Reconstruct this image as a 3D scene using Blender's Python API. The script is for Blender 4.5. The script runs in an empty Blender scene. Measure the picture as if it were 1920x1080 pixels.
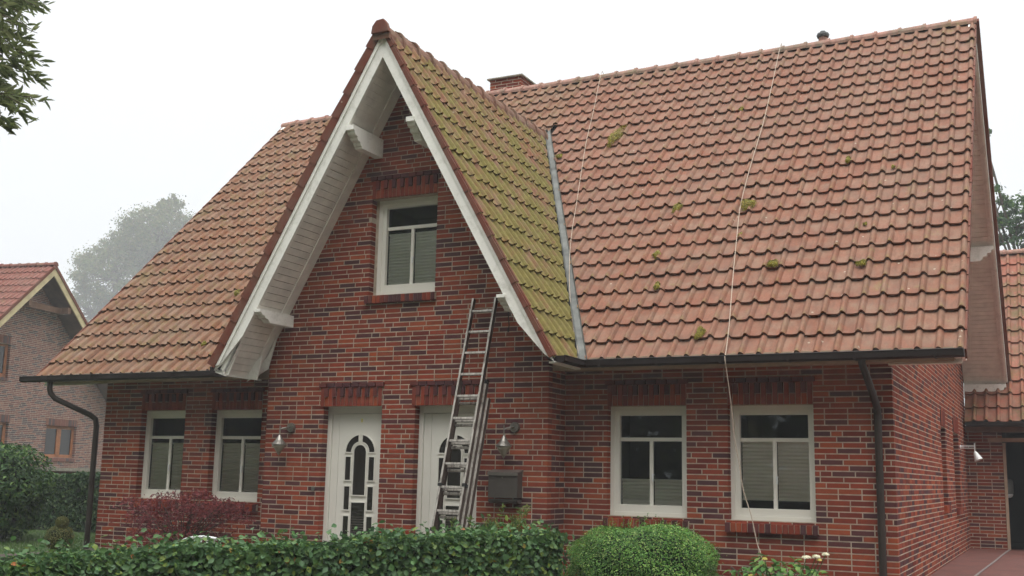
import bpy, bmesh, math, random
import numpy as np
from mathutils import Vector, Matrix

random.seed(7)
SC = bpy.context.scene
COL = SC.collection

# ------------------------------------------------------------------ camera
cam_d = bpy.data.cameras.new('camera')
cam = bpy.data.objects.new('camera', cam_d)
COL.objects.link(cam)
SC.camera = cam
R0 = ((0.89638221, 0.44280151, 0.02063409),
      (-0.05648941, 0.16027511, -0.98545463),
      (-0.43966793, 0.88217839, 0.16868135))      # world -> view (right, down, forward)
rt, dn, fw = [Vector(r) for r in R0]
m3 = Matrix((rt, -dn, -fw)).transposed()
CP = Vector((1.60173, -12.49887, 1.25040))
cam.matrix_world = Matrix.Translation(CP) @ m3.to_4x4()
cam_d.sensor_width = 36.0
cam_d.lens = 2059.3 / 1920.0 * 36.0
cam_d.clip_start = 0.05
cam_d.clip_end = 3000.0

# ------------------------------------------------------------------ world (bright fog-white overcast sky)
W = bpy.data.worlds.new("World")
SC.world = W
W.use_nodes = True
wn, wl = W.node_tree.nodes, W.node_tree.links
wn.clear()
wo = wn.new('ShaderNodeOutputWorld')
bg = wn.new('ShaderNodeBackground')
sky = wn.new('ShaderNodeTexSky')
sky.sky_type = 'NISHITA'
sky.sun_disc = False
sky.sun_elevation = math.radians(63)
sky.sun_rotation = math.radians(146)
sky.air_density = 1.0
sky.dust_density = 4.0
bg.inputs['Strength'].default_value = 0.12
tc = wn.new('ShaderNodeTexCoord')
sx = wn.new('ShaderNodeSeparateXYZ')
wl.new(tc.outputs['Generated'], sx.inputs[0])
rmp = wn.new('ShaderNodeValToRGB')            # overcast: brighter overhead than at the horizon
rmp.color_ramp.elements[0].position = 0.0
rmp.color_ramp.elements[0].color = (7.9, 8.2, 8.45, 1)
rmp.color_ramp.elements[1].position = 1.0
rmp.color_ramp.elements[1].color = (44.0, 44.3, 44.3, 1)
e = rmp.color_ramp.elements.new(0.36)
e.color = (9.2, 9.35, 9.4, 1)
e = rmp.color_ramp.elements.new(0.7)
e.color = (13.0, 13.2, 13.2, 1)
wl.new(sx.outputs['Z'], rmp.inputs['Fac'])
mxs = wn.new('ShaderNodeMix')
mxs.data_type = 'RGBA'
mxs.inputs[0].default_value = 0.9
wl.new(sky.outputs['Color'], mxs.inputs[6])
wl.new(rmp.outputs['Color'], mxs.inputs[7])
wl.new(mxs.outputs[2], bg.inputs['Color'])
wl.new(bg.outputs['Background'], wo.inputs['Surface'])

sun_d = bpy.data.lights.new('sun', 'SUN')
sun_d.energy = 1.5
sun_d.angle = math.radians(38)
sun_d.color = (1.0, 0.96, 0.9)
sun = bpy.data.objects.new('sun', sun_d)
COL.objects.link(sun)
sun.rotation_euler = (math.radians(27), 0, math.radians(34))

SC.view_settings.view_transform = 'Standard'
SC.view_settings.look = 'None'
SC.view_settings.exposure = 0.10
SC.view_settings.gamma = 1.0
SC.cycles.use_denoising = True
SC.cycles.max_bounces = 6
SC.cycles.diffuse_bounces = 3
SC.cycles.glossy_bounces = 3
SC.cycles.transmission_bounces = 4
SC.cycles.transparent_max_bounces = 8
SC.cycles.volume_bounces = 0

# ------------------------------------------------------------------ materials
MATS = {}

def srgb(r, g, b):
    f = lambda c: (c / 255 / 12.92) if c <= 10 else ((c / 255 + 0.055) / 1.055) ** 2.4
    return (f(r), f(g), f(b), 1)

class NT:
    def __init__(s, name):
        s.m = bpy.data.materials.new(name)
        s.m.use_nodes = True
        s.n, s.l = s.m.node_tree.nodes, s.m.node_tree.links
        s.b = s.n['Principled BSDF']
        MATS[name] = s.m
    def add(s, t, **kw):
        x = s.n.new(t)
        for k, v in kw.items():
            setattr(x, k, v)
        return x
    def coord(s, out='Object'):
        return s.add('ShaderNodeTexCoord').outputs[out]
    def noise(s, scale, detail=4, rough=0.55, vec=None, dim=None):
        x = s.add('ShaderNodeTexNoise')
        x.inputs['Scale'].default_value = scale
        x.inputs['Detail'].default_value = detail
        x.inputs['Roughness'].default_value = rough
        s.l.new(vec if vec is not None else s.coord(), x.inputs['Vector'])
        return x.outputs['Fac']
    def ramp(s, fac, stops, interp='LINEAR'):
        x = s.add('ShaderNodeValToRGB')
        cr = x.color_ramp
        cr.interpolation = interp
        while len(cr.elements) > 1:
            cr.elements.remove(cr.elements[-1])
        cr.elements[0].position = stops[0][0]
        cr.elements[0].color = stops[0][1]
        for p, c in stops[1:]:
            q = cr.elements.new(p)
            q.color = c
        s.l.new(fac, x.inputs['Fac'])
        return x.outputs['Color']
    def mix(s, fac, a, b, mode='MIX'):
        x = s.add('ShaderNodeMix', data_type='RGBA', blend_type=mode)
        for i, v in ((0, fac), (6, a), (7, b)):
            if isinstance(v, (int, float)):
                x.inputs[i].default_value = v
            elif isinstance(v, tuple):
                x.inputs[i].default_value = v
            else:
                s.l.new(v, x.inputs[i])
        return x.outputs[2]
    def math(s, op, a, b=None, clamp=False):
        x = s.add('ShaderNodeMath', operation=op, use_clamp=clamp)
        for i, v in ((0, a), (1, b)):
            if v is None:
                continue
            if isinstance(v, (int, float)):
                x.inputs[i].default_value = v
            else:
                s.l.new(v, x.inputs[i])
        return x.outputs[0]
    def island(s):
        return s.add('ShaderNodeNewGeometry').outputs['Random Per Island']
    def bump(s, h, strength=0.3, dist=0.01):
        x = s.add('ShaderNodeBump')
        x.inputs['Strength'].default_value = strength
        x.inputs['Distance'].default_value = dist
        s.l.new(h, x.inputs['Height'])
        s.l.new(x.outputs['Normal'], s.b.inputs['Normal'])
    def base(s, c):
        if isinstance(c, tuple):
            s.b.inputs['Base Color'].default_value = c
        else:
            s.l.new(c, s.b.inputs['Base Color'])
    def rough(s, v):
        if isinstance(v, (int, float)):
            s.b.inputs['Roughness'].default_value = v
        else:
            s.l.new(v, s.b.inputs['Roughness'])
    def spec(s, v):
        s.b.inputs['Specular IOR Level'].default_value = v

def g(*c):
    return tuple(c) + (1,)

def plain(name, col, rough=0.6, spec=0.3, var=0.12, scale=6.0, metal=0.0, bump=0.0, bscale=60):
    t = NT(name)
    n = t.noise(scale, 5)
    dark = tuple(c * (1 - var) for c in col[:3]) + (1,)
    lite = tuple(min(1, c * (1 + var)) for c in col[:3]) + (1,)
    t.base(t.ramp(n, [(0.3, dark), (0.7, lite)]))
    t.rough(rough)
    t.spec(spec)
    t.b.inputs['Metallic'].default_value = metal
    if bump:
        t.bump(t.noise(bscale, 4), bump, 0.004)
    return t

def brick_mat(name, stops, sat=1.0):
    t = NT(name)
    isl = t.island()
    c = t.ramp(isl, stops, 'CONSTANT')
    n1 = t.noise(14, 5, 0.65)
    n2 = t.noise(90, 4, 0.6)
    h2 = t.math('FRACT', t.math('MULTIPLY', isl, 37.3))
    c = t.mix(t.math('MULTIPLY', h2, 0.35), c, g(.085, .028, .022))
    c = t.mix(t.math('MULTIPLY', t.ramp(n1, [(.45, g(0, 0, 0)), (.75, g(1, 1, 1))]), .38), c, g(.07, .033, .035))
    c = t.mix(0.35, c, t.ramp(n2, [(.3, g(.45, .45, .45)), (.7, g(1.4, 1.4, 1.4))]), 'MULTIPLY')
    # damp staining towards the ground and streaks
    sp_ = t.add('ShaderNodeSeparateXYZ')
    t.l.new(t.coord(), sp_.inputs[0])
    st_ = t.add('ShaderNodeMapping')
    st_.inputs['Scale'].default_value = (1, 1, .18)
    t.l.new(t.coord(), st_.inputs['Vector'])
    sn_ = t.noise(2.6, 5, .65, st_.outputs[0])
    c = t.mix(t.math('MULTIPLY', t.ramp(sn_, [(.48, g(0, 0, 0)), (.72, g(1, 1, 1))]), .30), c, g(.09, .038, .026))
    # weathering in big soft patches
    big = t.noise(0.7, 3)
    c = t.mix(t.math('MULTIPLY', big, .12), c, g(.12, .05, .035))
    t.base(c)
    t.rough(0.8)
    t.spec(0.12)
    t.bump(n2, 0.45, 0.004)
    return t

RED, RED2, ORG, DRK, PUR, BRN = (g(.335, .062, .030), g(.260, .046, .024), g(.395, .088, .036),
                                 g(.080, .032, .038), g(.120, .040, .044), g(.205, .034, .022))
brick_mat('brick', [(0, RED), (.26, ORG), (.44, RED2), (.62, BRN), (.73, PUR), (.84, DRK), (.93, RED)])
brick_mat('brick_red', [(0, RED), (.35, RED2), (.65, BRN), (.85, ORG)])
brick_mat('brick_dark', [(0, DRK), (.5, PUR), (.85, g(.16, .045, .04))])
brick_mat('brick_neighbour', [(0, g(.30, .145, .11)), (.3, g(.25, .11, .09)), (.52, g(.33, .17, .125)), (.72, g(.14, .10, .10)), (.88, g(.10, .09, .095))])
plain('mortar', g(.47, .40, .315), 0.9, 0.1, 0.25, 9, bump=.5)
plain('mortar_neighbour', g(.42, .37, .33), 0.9, 0.1, 0.2, 9)

def tile_mat(name, moss, grn, lichen=0.25, tint=(1, 1, 1)):
    t = NT(name)
    isl = t.island()
    base = t.ramp(isl, [(0, g(.345 * tint[0], .165 * tint[1], .122 * tint[2])), (.35, g(.375 * tint[0], .185 * tint[1], .138 * tint[2])),
                        (.7, g(.335 * tint[0], .155 * tint[1], .113 * tint[2])), (1, g(.39 * tint[0], .20 * tint[1], .152 * tint[2]))])
    fine = t.noise(45, 5, .7)
    mid = t.noise(5.5, 5, .6)
    big = t.noise(.9, 4, .6)
    c = t.mix(.45, base, t.ramp(fine, [(.32, g(.62, .60, .60)), (.55, g(1, 1, 1)), (.75, g(1.25, 1.22, 1.18))]), 'MULTIPLY')
    # grey-green algae film in patches
    f1 = t.math('MULTIPLY', t.ramp(mid, [(.42, g(0, 0, 0)), (.66, g(1, 1, 1))]), lichen)
    c = t.mix(f1, c, g(.25, .20, .145))
    stm = t.add('ShaderNodeMapping')
    stm.inputs['Scale'].default_value = (1, .35, .35)
    t.l.new(t.coord(), stm.inputs['Vector'])
    stn = t.noise(11, 5, .7, stm.outputs[0])
    c = t.mix(t.math('MULTIPLY', t.ramp(stn, [(.44, g(0, 0, 0)), (.68, g(1, 1, 1))]), .60), c, g(.13, .072, .052))
    c = t.mix(t.math('MULTIPLY', t.ramp(big, [(.42, g(0, 0, 0)), (.68, g(1, 1, 1))]), .30), c, g(.20, .15, .12))
    # pale lichen specks
    v = t.add('ShaderNodeTexVoronoi')
    v.inputs['Scale'].default_value = 7.0
    t.l.new(t.coord(), v.inputs['Vector'])
    sp = t.ramp(v.outputs['Distance'], [(.07, g(1, 1, 1)), (.11, g(0, 0, 0))])
    rnd = t.add('ShaderNodeSeparateColor')
    t.l.new(v.outputs['Color'], rnd.inputs[0])
    sel = t.math('GREATER_THAN', rnd.outputs[0], .72)
    c = t.mix(t.math('MULTIPLY', t.math('MULTIPLY', sp, sel), .6), c, g(.50, .47, .38))
    sel2 = t.math('LESS_THAN', rnd.outputs[0], .12)
    c = t.mix(t.math('MULTIPLY', t.math('MULTIPLY', sp, sel2), .7), c, g(.09, .065, .05))
    # moss / algae
    stretch = t.add('ShaderNodeMapping')
    stretch.inputs['Scale'].default_value = (1, 1, .45)
    t.l.new(t.coord(), stretch.inputs['Vector'])
    m1 = t.noise(3.2, 6, .7, stretch.outputs[0])
    m2 = t.noise(22, 4, .7)
    mm = t.math('ADD', t.math('MULTIPLY', m1, .62), t.math('MULTIPLY', m2, .22))
    mm = t.math('ADD', mm, t.math('MULTIPLY', big, .22))
    if moss > .6:
        spz = t.add('ShaderNodeSeparateXYZ')
        t.l.new(t.coord(), spz.inputs[0])
        mm = t.math('SUBTRACT', mm, t.math('MULTIPLY', t.math('ADD', spz.outputs[2], 2.0), .022))
    lo = .62 - moss * .24
    mask = t.ramp(mm, [(lo, g(0, 0, 0)), (lo + .13, g(1, 1, 1))])
    gcol = t.ramp(m2, [(.3, g(*[q * .70 for q in grn])), (.55, g(*grn)), (.75, g(*[min(1, q * 1.5) for q in grn]))])
    c = t.mix(t.math('MULTIPLY', mask, min(1, .55 + moss * .3)), c, gcol)
    # moss sits on the lower roll edges (tile-local 'edge' attribute)
    at = t.add('ShaderNodeAttribute', attribute_name='edge')
    ef = t.math('MULTIPLY', at.outputs['Fac'], t.ramp(t.noise(9, 3), [(.40, g(0, 0, 0)), (.62, g(1, 1, 1))]))
    c = t.mix(t.math('MULTIPLY', ef, .55), c, g(.20, .165, .05))
    t.base(c)
    t.rough(.75)
    t.spec(.10)
    t.bump(fine, .35, .003)
    return t

tile_mat('roof_tile_red', .07, (.20, .19, .05), .42, (.675, .62, .545))
tile_mat('roof_tile_left', .30, (.16, .14, .05), .52, (.60, .585, .46))
tile_mat('roof_tile_mossy', .84, (.170, .160, .042), .55, (.70, .66, .55))
tile_mat('roof_tile_annex', .42, (.10, .10, .035), .4, (.78, .56, .50))
tile_mat('roof_tile_new', .0, (.2, .2, .05), .02, (.62, .50, .54))
tile_mat('ridge_dark', .25, (.16, .14, .06), .6, (.62, .62, .58))
tile_mat('ridge_tile', .20, (.22, .20, .08), .95, (1.15, 1.3, 1.4))
tile_mat('verge_tile', .10, (.10, .08, .04), .20, (.44, .24, .20))

t = plain('white_paint', g(.88, .87, .81), .5, .35, .05, 2.5)
dn1 = t.noise(7, 6, .75)
dn2 = t.noise(60, 3, .7)
old = [l for l in t.l if l.to_socket == t.b.inputs['Base Color']][0].from_socket
cc = t.mix(t.math('MULTIPLY', t.ramp(dn1, [(.50, g(0, 0, 0)), (.72, g(1, 1, 1))]), .45), old, g(.36, .35, .27))
cc = t.mix(t.math('MULTIPLY', t.ramp(dn2, [(.62, g(0, 0, 0)), (.68, g(1, 1, 1))]), .35), cc, g(.25, .23, .18))
t.base(cc)
t.bump(dn2, .15, .002)
plain('white_soffit', g(.84, .81, .74), .6, .25, .12, 5.0)
plain('white_plastic', g(.80, .78, .71), .35, .45, .03, 2.0)
plain('door_white', g(.79, .77, .70), .4, .4, .04, 1.5)
plain('beige_wood', g(.42, .32, .23), .7, .2, .2, 5)  # beige timber of the eaves boards and annex door frame
plain('gutter_brown', g(.018, .012, .011), .5, .3, .3, 7)
plain('pipe_brown', g(.030, .022, .017), .5, .35, .3, 5)
plain('lead_flashing', g(.13, .135, .125), .65, .3, .35, 5, bump=.4, bscale=25)
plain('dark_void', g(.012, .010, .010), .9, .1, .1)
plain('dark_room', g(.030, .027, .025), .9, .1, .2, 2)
plain('underlay', g(.03, .022, .02), .95, .1, .1)
plain('rubber_black', g(.02, .02, .02), .7, .2, .1)
plain('rope', g(.44, .36, .29), .9, .1, .2, 60)
plain('cap_stone', g(.30, .28, .23), .85, .2, .25, 12, bump=.3)
plain('letterbox_grey', g(.075, .066, .058), .4, .5, .12, 10)
plain('bronze_lid', g(.22, .20, .18), .35, .5, .1, 10, metal=.5)
plain('orange_wood', g(.31, .115, .045), .5, .35, .25, 7)
plain('yellow_wood', g(.52, .42, .25), .6, .25, .2, 4)
plain('brown_wood', g(.15, .08, .05), .7, .2, .25, 4)
plain('bark', g(.09, .07, .055), .9, .1, .35, 14, bump=.6, bscale=30)
plain('paver_red', g(.22, .075, .055), .75, .3, .25, 3)
plain('hose_grey', g(.22, .19, .18), .6, .3, .1)
plain('white_shiny', g(.80, .82, .82), .2, .6, .02)
plain('flower_cream', g(.80, .78, .58), .7, .2, .1, 30)
plain('flower_yellow', g(.75, .66, .20), .7, .2, .1, 30)
plain('soil', g(.045, .032, .024), .95, .1, .3, 8)
plain('green_post', g(.20, .24, .19), .6, .3, .2, 5)
plain('vent_dark', g(.07, .075, .075), .6, .3, .2)

t = NT('steel')
t.base(t.ramp(t.noise(30, 3), [(.3, g(.20, .19, .17)), (.7, g(.34, .32, .29))]))
t.b.inputs['Metallic'].default_value = .75
t.rough(.38)
t = NT('aluminium')
sc = t.add('ShaderNodeMapping')
sc.inputs['Scale'].default_value = (1, 1, .1)
t.l.new(t.coord(), sc.inputs['Vector'])
nz = t.noise(26, 5, .7, sc.outputs[0])
t.base(t.ramp(nz, [(.35, g(.16, .14, .12)), (.5, g(.42, .39, .35)), (.7, g(.60, .57, .53))]))
t.b.inputs['Metallic'].default_value = .45
t.rough(.45)
plain('aluminium_shaded', g(.085, .062, .052), .55, .35, .35, 9, metal=.3)  # rail sides: shadow on the aluminium put into the colour

t = NT('frosted_glass')
t.base(g(.30, .27, .20))
t.rough(.35)
t = NT('window_glass')
mxn = t.add('ShaderNodeMixShader')
gl = t.add('ShaderNodeBsdfGlossy')
gl.inputs['Roughness'].default_value = .02
gl.inputs['Color'].default_value = (.9, .95, .95, 1)
tr = t.add('ShaderNodeBsdfTransparent')
tr.inputs['Color'].default_value = (.93, .95, .94, 1)
fr = t.add('ShaderNodeFresnel')
fr.inputs['IOR'].default_value = 1.5
t.l.new(t.math('MULTIPLY', fr.outputs[0], 1.2), mxn.inputs[0])
t.l.new(tr.outputs[0], mxn.inputs[1])
t.l.new(gl.outputs[0], mxn.inputs[2])
t.l.new(mxn.outputs[0], t.n['Material Output'].inputs['Surface'])
t = NT('door_glass')
t.base(g(.020, .016, .014))
t.rough(.12)
t.spec(.6)
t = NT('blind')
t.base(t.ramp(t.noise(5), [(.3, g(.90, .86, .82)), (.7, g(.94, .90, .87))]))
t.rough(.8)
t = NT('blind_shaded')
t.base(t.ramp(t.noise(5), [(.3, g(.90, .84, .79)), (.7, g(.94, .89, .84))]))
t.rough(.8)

def leaf_mat(name, cols, trans=.25, rough=.5, spec=.22, gain=1.45):
    t = NT(name)
    isl = t.island()
    c = t.ramp(isl, [(i / len(cols), g(*[v * gain for v in q])) for i, q in enumerate(cols)], 'CONSTANT')
    n = t.noise(1.3, 3)
    c = t.mix(.5, c, t.ramp(n, [(.3, g(.6, .62, .6)), (.7, g(1.35, 1.3, 1.2))]), 'MULTIPLY')
    t.base(c)
    t.rough(rough)
    t.spec(spec)
    tl = t.add('ShaderNodeBsdfTranslucent')
    t.l.new(c, tl.inputs['Color'])
    mx = t.add('ShaderNodeMixShader')
    mx.inputs[0].default_value = trans
    t.l.new(t.b.outputs[0], mx.inputs[1])
    t.l.new(tl.outputs[0], mx.inputs[2])
    t.l.new(mx.outputs[0], t.n['Material Output'].inputs['Surface'])
    return t

leaf_mat('leaf_beech', gain=1.6, cols=[(.040, .085, .030), (.055, .11, .035), (.030, .070, .030), (.075, .13, .03), (.050, .095, .045),
                        (.035, .080, .03), (.11, .15, .03), (.045, .095, .04), (.06, .11, .04), (.04, .08, .03), (.05, .10, .04), (.07, .15, .05), (.05, .10, .03), (.09, .14, .04), (.045, .09, .035), (.04, .08, .03), (.05, .10, .045), (.06, .11, .03), (.055, .11, .035), (.035, .075, .03), (.05, .1, .03), (.04, .085, .03), (.06, .115, .04), (.05, .1, .04)])
leaf_mat('leaf_autumn', [(.30, .10, .03), (.22, .08, .03), (.26, .16, .04), (.18, .15, .03)], gain=1.2)
leaf_mat('leaf_box', [(.045, .115, .022), (.065, .15, .028), (.035, .09, .02), (.10, .20, .035), (.05, .12, .025), (.17, .24, .07)], gain=1.6)
leaf_mat('leaf_maple', [(.10, .022, .026), (.15, .030, .034), (.07, .018, .022), (.19, .045, .045), (.09, .022, .02)], gain=1.5)
leaf_mat('leaf_bush', [(.035, .085, .028), (.05, .11, .03), (.025, .06, .025), (.09, .16, .035), (.04, .09, .03)], gain=1.15)
leaf_mat('leaf_hedge_far', [(.022, .050, .022), (.035, .07, .026), (.018, .042, .02), (.055, .09, .03)])
leaf_mat('leaf_conifer', [(.07, .085, .025), (.09, .095, .03), (.05, .065, .022), (.12, .11, .035)], gain=1.7)
leaf_mat('leaf_hydrangea', [(.055, .13, .03), (.08, .17, .04), (.045, .11, .03), (.12, .2, .05)])
leaf_mat('leaf_wispy', [(.08, .15, .035), (.13, .2, .05), (.06, .11, .03), (.2, .2, .06)])
leaf_mat('leaf_oak', [(.055, .085, .020), (.08, .10, .022), (.04, .055, .025), (.11, .10, .04)], .3, gain=1.8)
leaf_mat('leaf_lance', [(.045, .055, .025), (.06, .075, .03), (.035, .045, .022), (.075, .085, .04)], .55, gain=3.0)
leaf_mat('leaf_moss', [(.16, .15, .025), (.24, .21, .03), (.10, .10, .02), (.30, .26, .05)], .1)
leaf_mat('leaf_grass', [(.055, .105, .03), (.08, .13, .035), (.045, .09, .028)], .2)

# ------------------------------------------------------------------ object helpers
def tag(o, label=None, cat=None, group=None, kind=None):
    if label:
        o['label'] = label
    if cat:
        o['category'] = cat
    if group:
        o['group'] = group
    if kind:
        o['kind'] = kind
    return o

def empty(name, loc=(0, 0, 0), label=None, cat=None, group=None):
    o = bpy.data.objects.new(name, None)
    o.location = loc
    COL.objects.link(o)
    return tag(o, label, cat, group)

class MB:
    """collects faces in world space; build() links them as one mesh object"""
    def __init__(s):
        s.v, s.f, s.mi, s.edge = [], [], [], []
    def vert(s, p, e=0.0):
        s.v.append(tuple(p))
        s.edge.append(e)
        return len(s.v) - 1
    def quad(s, *pts, m=0):
        i = [s.vert(p) for p in pts]
        s.f.append(i)
        s.mi.append(m)
    def box(s, a, b, m=0, skip=''):
        x0, y0, z0 = [min(a[i], b[i]) for i in range(3)]
        x1, y1, z1 = [max(a[i], b[i]) for i in range(3)]
        i = [s.vert(p) for p in ((x0, y0, z0), (x1, y0, z0), (x1, y1, z0), (x0, y1, z0), (x0, y0, z1), (x1, y0, z1), (x1, y1, z1), (x0, y1, z1))]
        for n, q in (('b', (0, 3, 2, 1)), ('t', (4, 5, 6, 7)), ('f', (0, 1, 5, 4)), ('r', (1, 2, 6, 5)), ('k', (2, 3, 7, 6)), ('l', (3, 0, 4, 7))):
            if n not in skip:
                s.f.append([i[k] for k in q])
                s.mi.append(m)
    def obox(s, o, ax, ay, az, m=0):
        """box with corner o and edge vectors ax, ay, az"""
        o, ax, ay, az = Vector(o), Vector(ax), Vector(ay), Vector(az)
        p = [o, o + ax, o + ax + ay, o + ay]
        p += [q + az for q in p]
        i = [s.vert(q) for q in p]
        flip = ax.cross(ay).dot(az) < 0
        for q in ((0, 3, 2, 1), (4, 5, 6, 7), (0, 1, 5, 4), (1, 2, 6, 5), (2, 3, 7, 6), (3, 0, 4, 7)):
            q = q[::-1] if flip else q
            s.f.append([i[k] for k in q])
            s.mi.append(m)
    def prism(s, poly, d, m=0):
        """closed polygon (3-D points) swept by vector d"""
        d = Vector(d)
        a = [s.vert(p) for p in poly]
        b = [s.vert(Vector(p) + d) for p in poly]
        n = len(poly)
        s.f.append(a[::-1]); s.mi.append(m)
        s.f.append(b); s.mi.append(m)
        for k in range(n):
            s.f.append([a[k], a[(k + 1) % n], b[(k + 1) % n], b[k]])
            s.mi.append(m)
    def tube(s, pts, r, n=8, m=0, cap=True):
        pts = [Vector(p) for p in pts]
        rings = []
        up = None
        for k, p in enumerate(pts):
            d = (pts[min(k + 1, len(pts) - 1)] - pts[max(k - 1, 0)]).normalized()
            if up is None:
                up = Vector((0, 0, 1)) if abs(d.z) < .9 else Vector((1, 0, 0))
            a = d.cross(up).normalized()
            up = a.cross(d).normalized()
            rr = r[k] if isinstance(r, (list, tuple)) else r
            rings.append([s.vert(p + a * math.cos(t) * rr + up * math.sin(t) * rr) for t in [2 * math.pi * j / n for j in range(n)]])
        for u, w in zip(rings, rings[1:]):
            for j in range(n):
                s.f.append([u[j], u[(j + 1) % n], w[(j + 1) % n], w[j]])
                s.mi.append(m)
        if cap:
            s.f.append(rings[0]); s.mi.append(m)
            s.f.append(rings[-1][::-1]); s.mi.append(m)
    def lathe(s, c, prof, n=16, m=0, axis=2):
        c = Vector(c)
        rings = []
        for r, h in prof:
            ring = []
            for j in range(n):
                t = 2 * math.pi * j / n
                q = [r * math.cos(t), r * math.sin(t)]
                v = [0, 0, 0]
                v[(axis + 1) % 3], v[(axis + 2) % 3], v[axis] = q[0], q[1], h
                ring.append(s.vert(c + Vector(v)))
            rings.append(ring)
        for u, w in zip(rings, rings[1:]):
            for j in range(n):
                s.f.append([u[j], u[(j + 1) % n], w[(j + 1) % n], w[j]])
                s.mi.append(m)
        s.f.append(rings[0][::-1]); s.mi.append(m)
        s.f.append(rings[-1]); s.mi.append(m)
    def build(s, name, mats, parent=None, smooth=False, bevel=0, loc=None, cuts=None):
        if isinstance(mats, str):
            mats = [mats]
        me = bpy.data.meshes.new(name)
        base = Vector((0, 0, 0))
        if parent is not None:
            base = world_loc(parent)
        if loc is not None:
            org = Vector(loc)
        else:
            org = base
        vs = [(p[0] - org.x, p[1] - org.y, p[2] - org.z) for p in s.v]
        me.from_pydata(vs, [], s.f)
        if any(s.edge):
            at = me.attributes.new('edge', 'FLOAT', 'POINT')
            at.data.foreach_set('value', s.edge)
        for mm in mats:
            me.materials.append(MATS[mm])
        me.polygons.foreach_set('material_index', s.mi)
        if smooth:
            me.polygons.foreach_set('use_smooth', [True] * len(me.polygons))
        me.update()
        if cuts or bevel:
            bm = bmesh.new()
            bm.from_mesh(me)
            for co, no in (cuts or []):
                bmesh.ops.bisect_plane(bm, geom=bm.verts[:] + bm.edges[:] + bm.faces[:], plane_co=Vector(co) - org,
                                       plane_no=no, clear_outer=True)
            if bevel:
                bmesh.ops.bevel(bm, geom=bm.edges[:], offset=bevel, segments=2, affect='EDGES', profile=.6)
            bm.to_mesh(me)
            bm.free()
        me.validate()
        o = bpy.data.objects.new(name, me)
        COL.objects.link(o)
        if parent is not None:
            o.parent = parent
            o.location = org - base
        else:
            o.location = org
        return o

def world_loc(o):
    p = Vector(o.location)
    while o.parent is not None:
        o = o.parent
        p += Vector(o.location)
    return p

def leaves(name, P, N, size, mat, parent=None, aspect=.55, fold=.25, loc=(0, 0, 0), sizes=None, roll=None, seed=1, kind4=False):
    """many small leaf faces: P centres, N facing directions"""
    rs = np.random.RandomState(seed)
    n = len(P)
    P = np.asarray(P, float)
    N = np.asarray(N, float)
    N /= np.linalg.norm(N, axis=1)[:, None] + 1e-9
    D = rs.normal(size=(n, 3)) if roll is None else np.asarray(roll, float)
    D -= (D * N).sum(1)[:, None] * N
    D /= np.linalg.norm(D, axis=1)[:, None] + 1e-9
    S = np.cross(N, D)
    L = (size * rs.uniform(.65, 1.25, n) if sizes is None else sizes)[:, None]
    w = L * aspect * .5
    if kind4:
        pts = np.stack([P - D * L * .5, P + S * w, P + D * L * .5, P - S * w], 1)
        k = 4
        F = [[0, 1, 2, 3]]
    else:
        f = N * (L * fold * .5)
        pts = np.stack([P - D * L * .5, P - D * L * .12 + S * w + f, P + D * L * .22 + S * w * .8 + f, P + D * L * .5,
                        P + D * L * .22 - S * w * .8 + f, P - D * L * .12 - S * w + f], 1)
        k = 6
        F = [[0, 1, 2, 3], [0, 3, 4, 5]]
    V = pts.reshape(-1, 3) - np.array(loc)
    fi = (np.array(F)[None] + (np.arange(n) * k)[:, None, None]).reshape(-1, 4)
    me = bpy.data.meshes.new(name)
    me.vertices.add(len(V))
    me.vertices.foreach_set('co', V.ravel())
    me.loops.add(fi.size)
    me.loops.foreach_set('vertex_index', fi.ravel())
    me.polygons.add(len(fi))
    me.polygons.foreach_set('loop_start', np.arange(0, fi.size, 4))
    me.polygons.foreach_set('loop_total', np.full(len(fi), 4))
    me.update(calc_edges=True)
    me.materials.append(MATS[mat])
    o = bpy.data.objects.new(name, me)
    COL.objects.link(o)
    o.location = loc
    if parent is not None:
        o.parent = parent
        o.location = Vector(loc) - world_loc(parent)
    return o

# ------------------------------------------------------------------ house dimensions (metres; X along the front, Y into the plot)
XL, XR = -11.60, 0.0            # front wall ends
GX0, GX1, GY = -8.07, -3.86, -0.50   # projecting gable wall
GC = -5.965                     # gable centre
EY, EZ = -0.404, 2.624          # lower edge of the main tiles
RY, RZ = 5.34, 8.487            # main ridge
SL = (RZ - EZ) / (RY - EY)
VX0, VX1 = -12.72, 0.77         # verges of the main roof
GZ, GS = 6.97, 1.765            # apex and slope of the cross gable
GYF = -1.20                     # front of the gable roof
CH = 0.0625                     # brick course height
HB = 10.15                      # back wall

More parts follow.
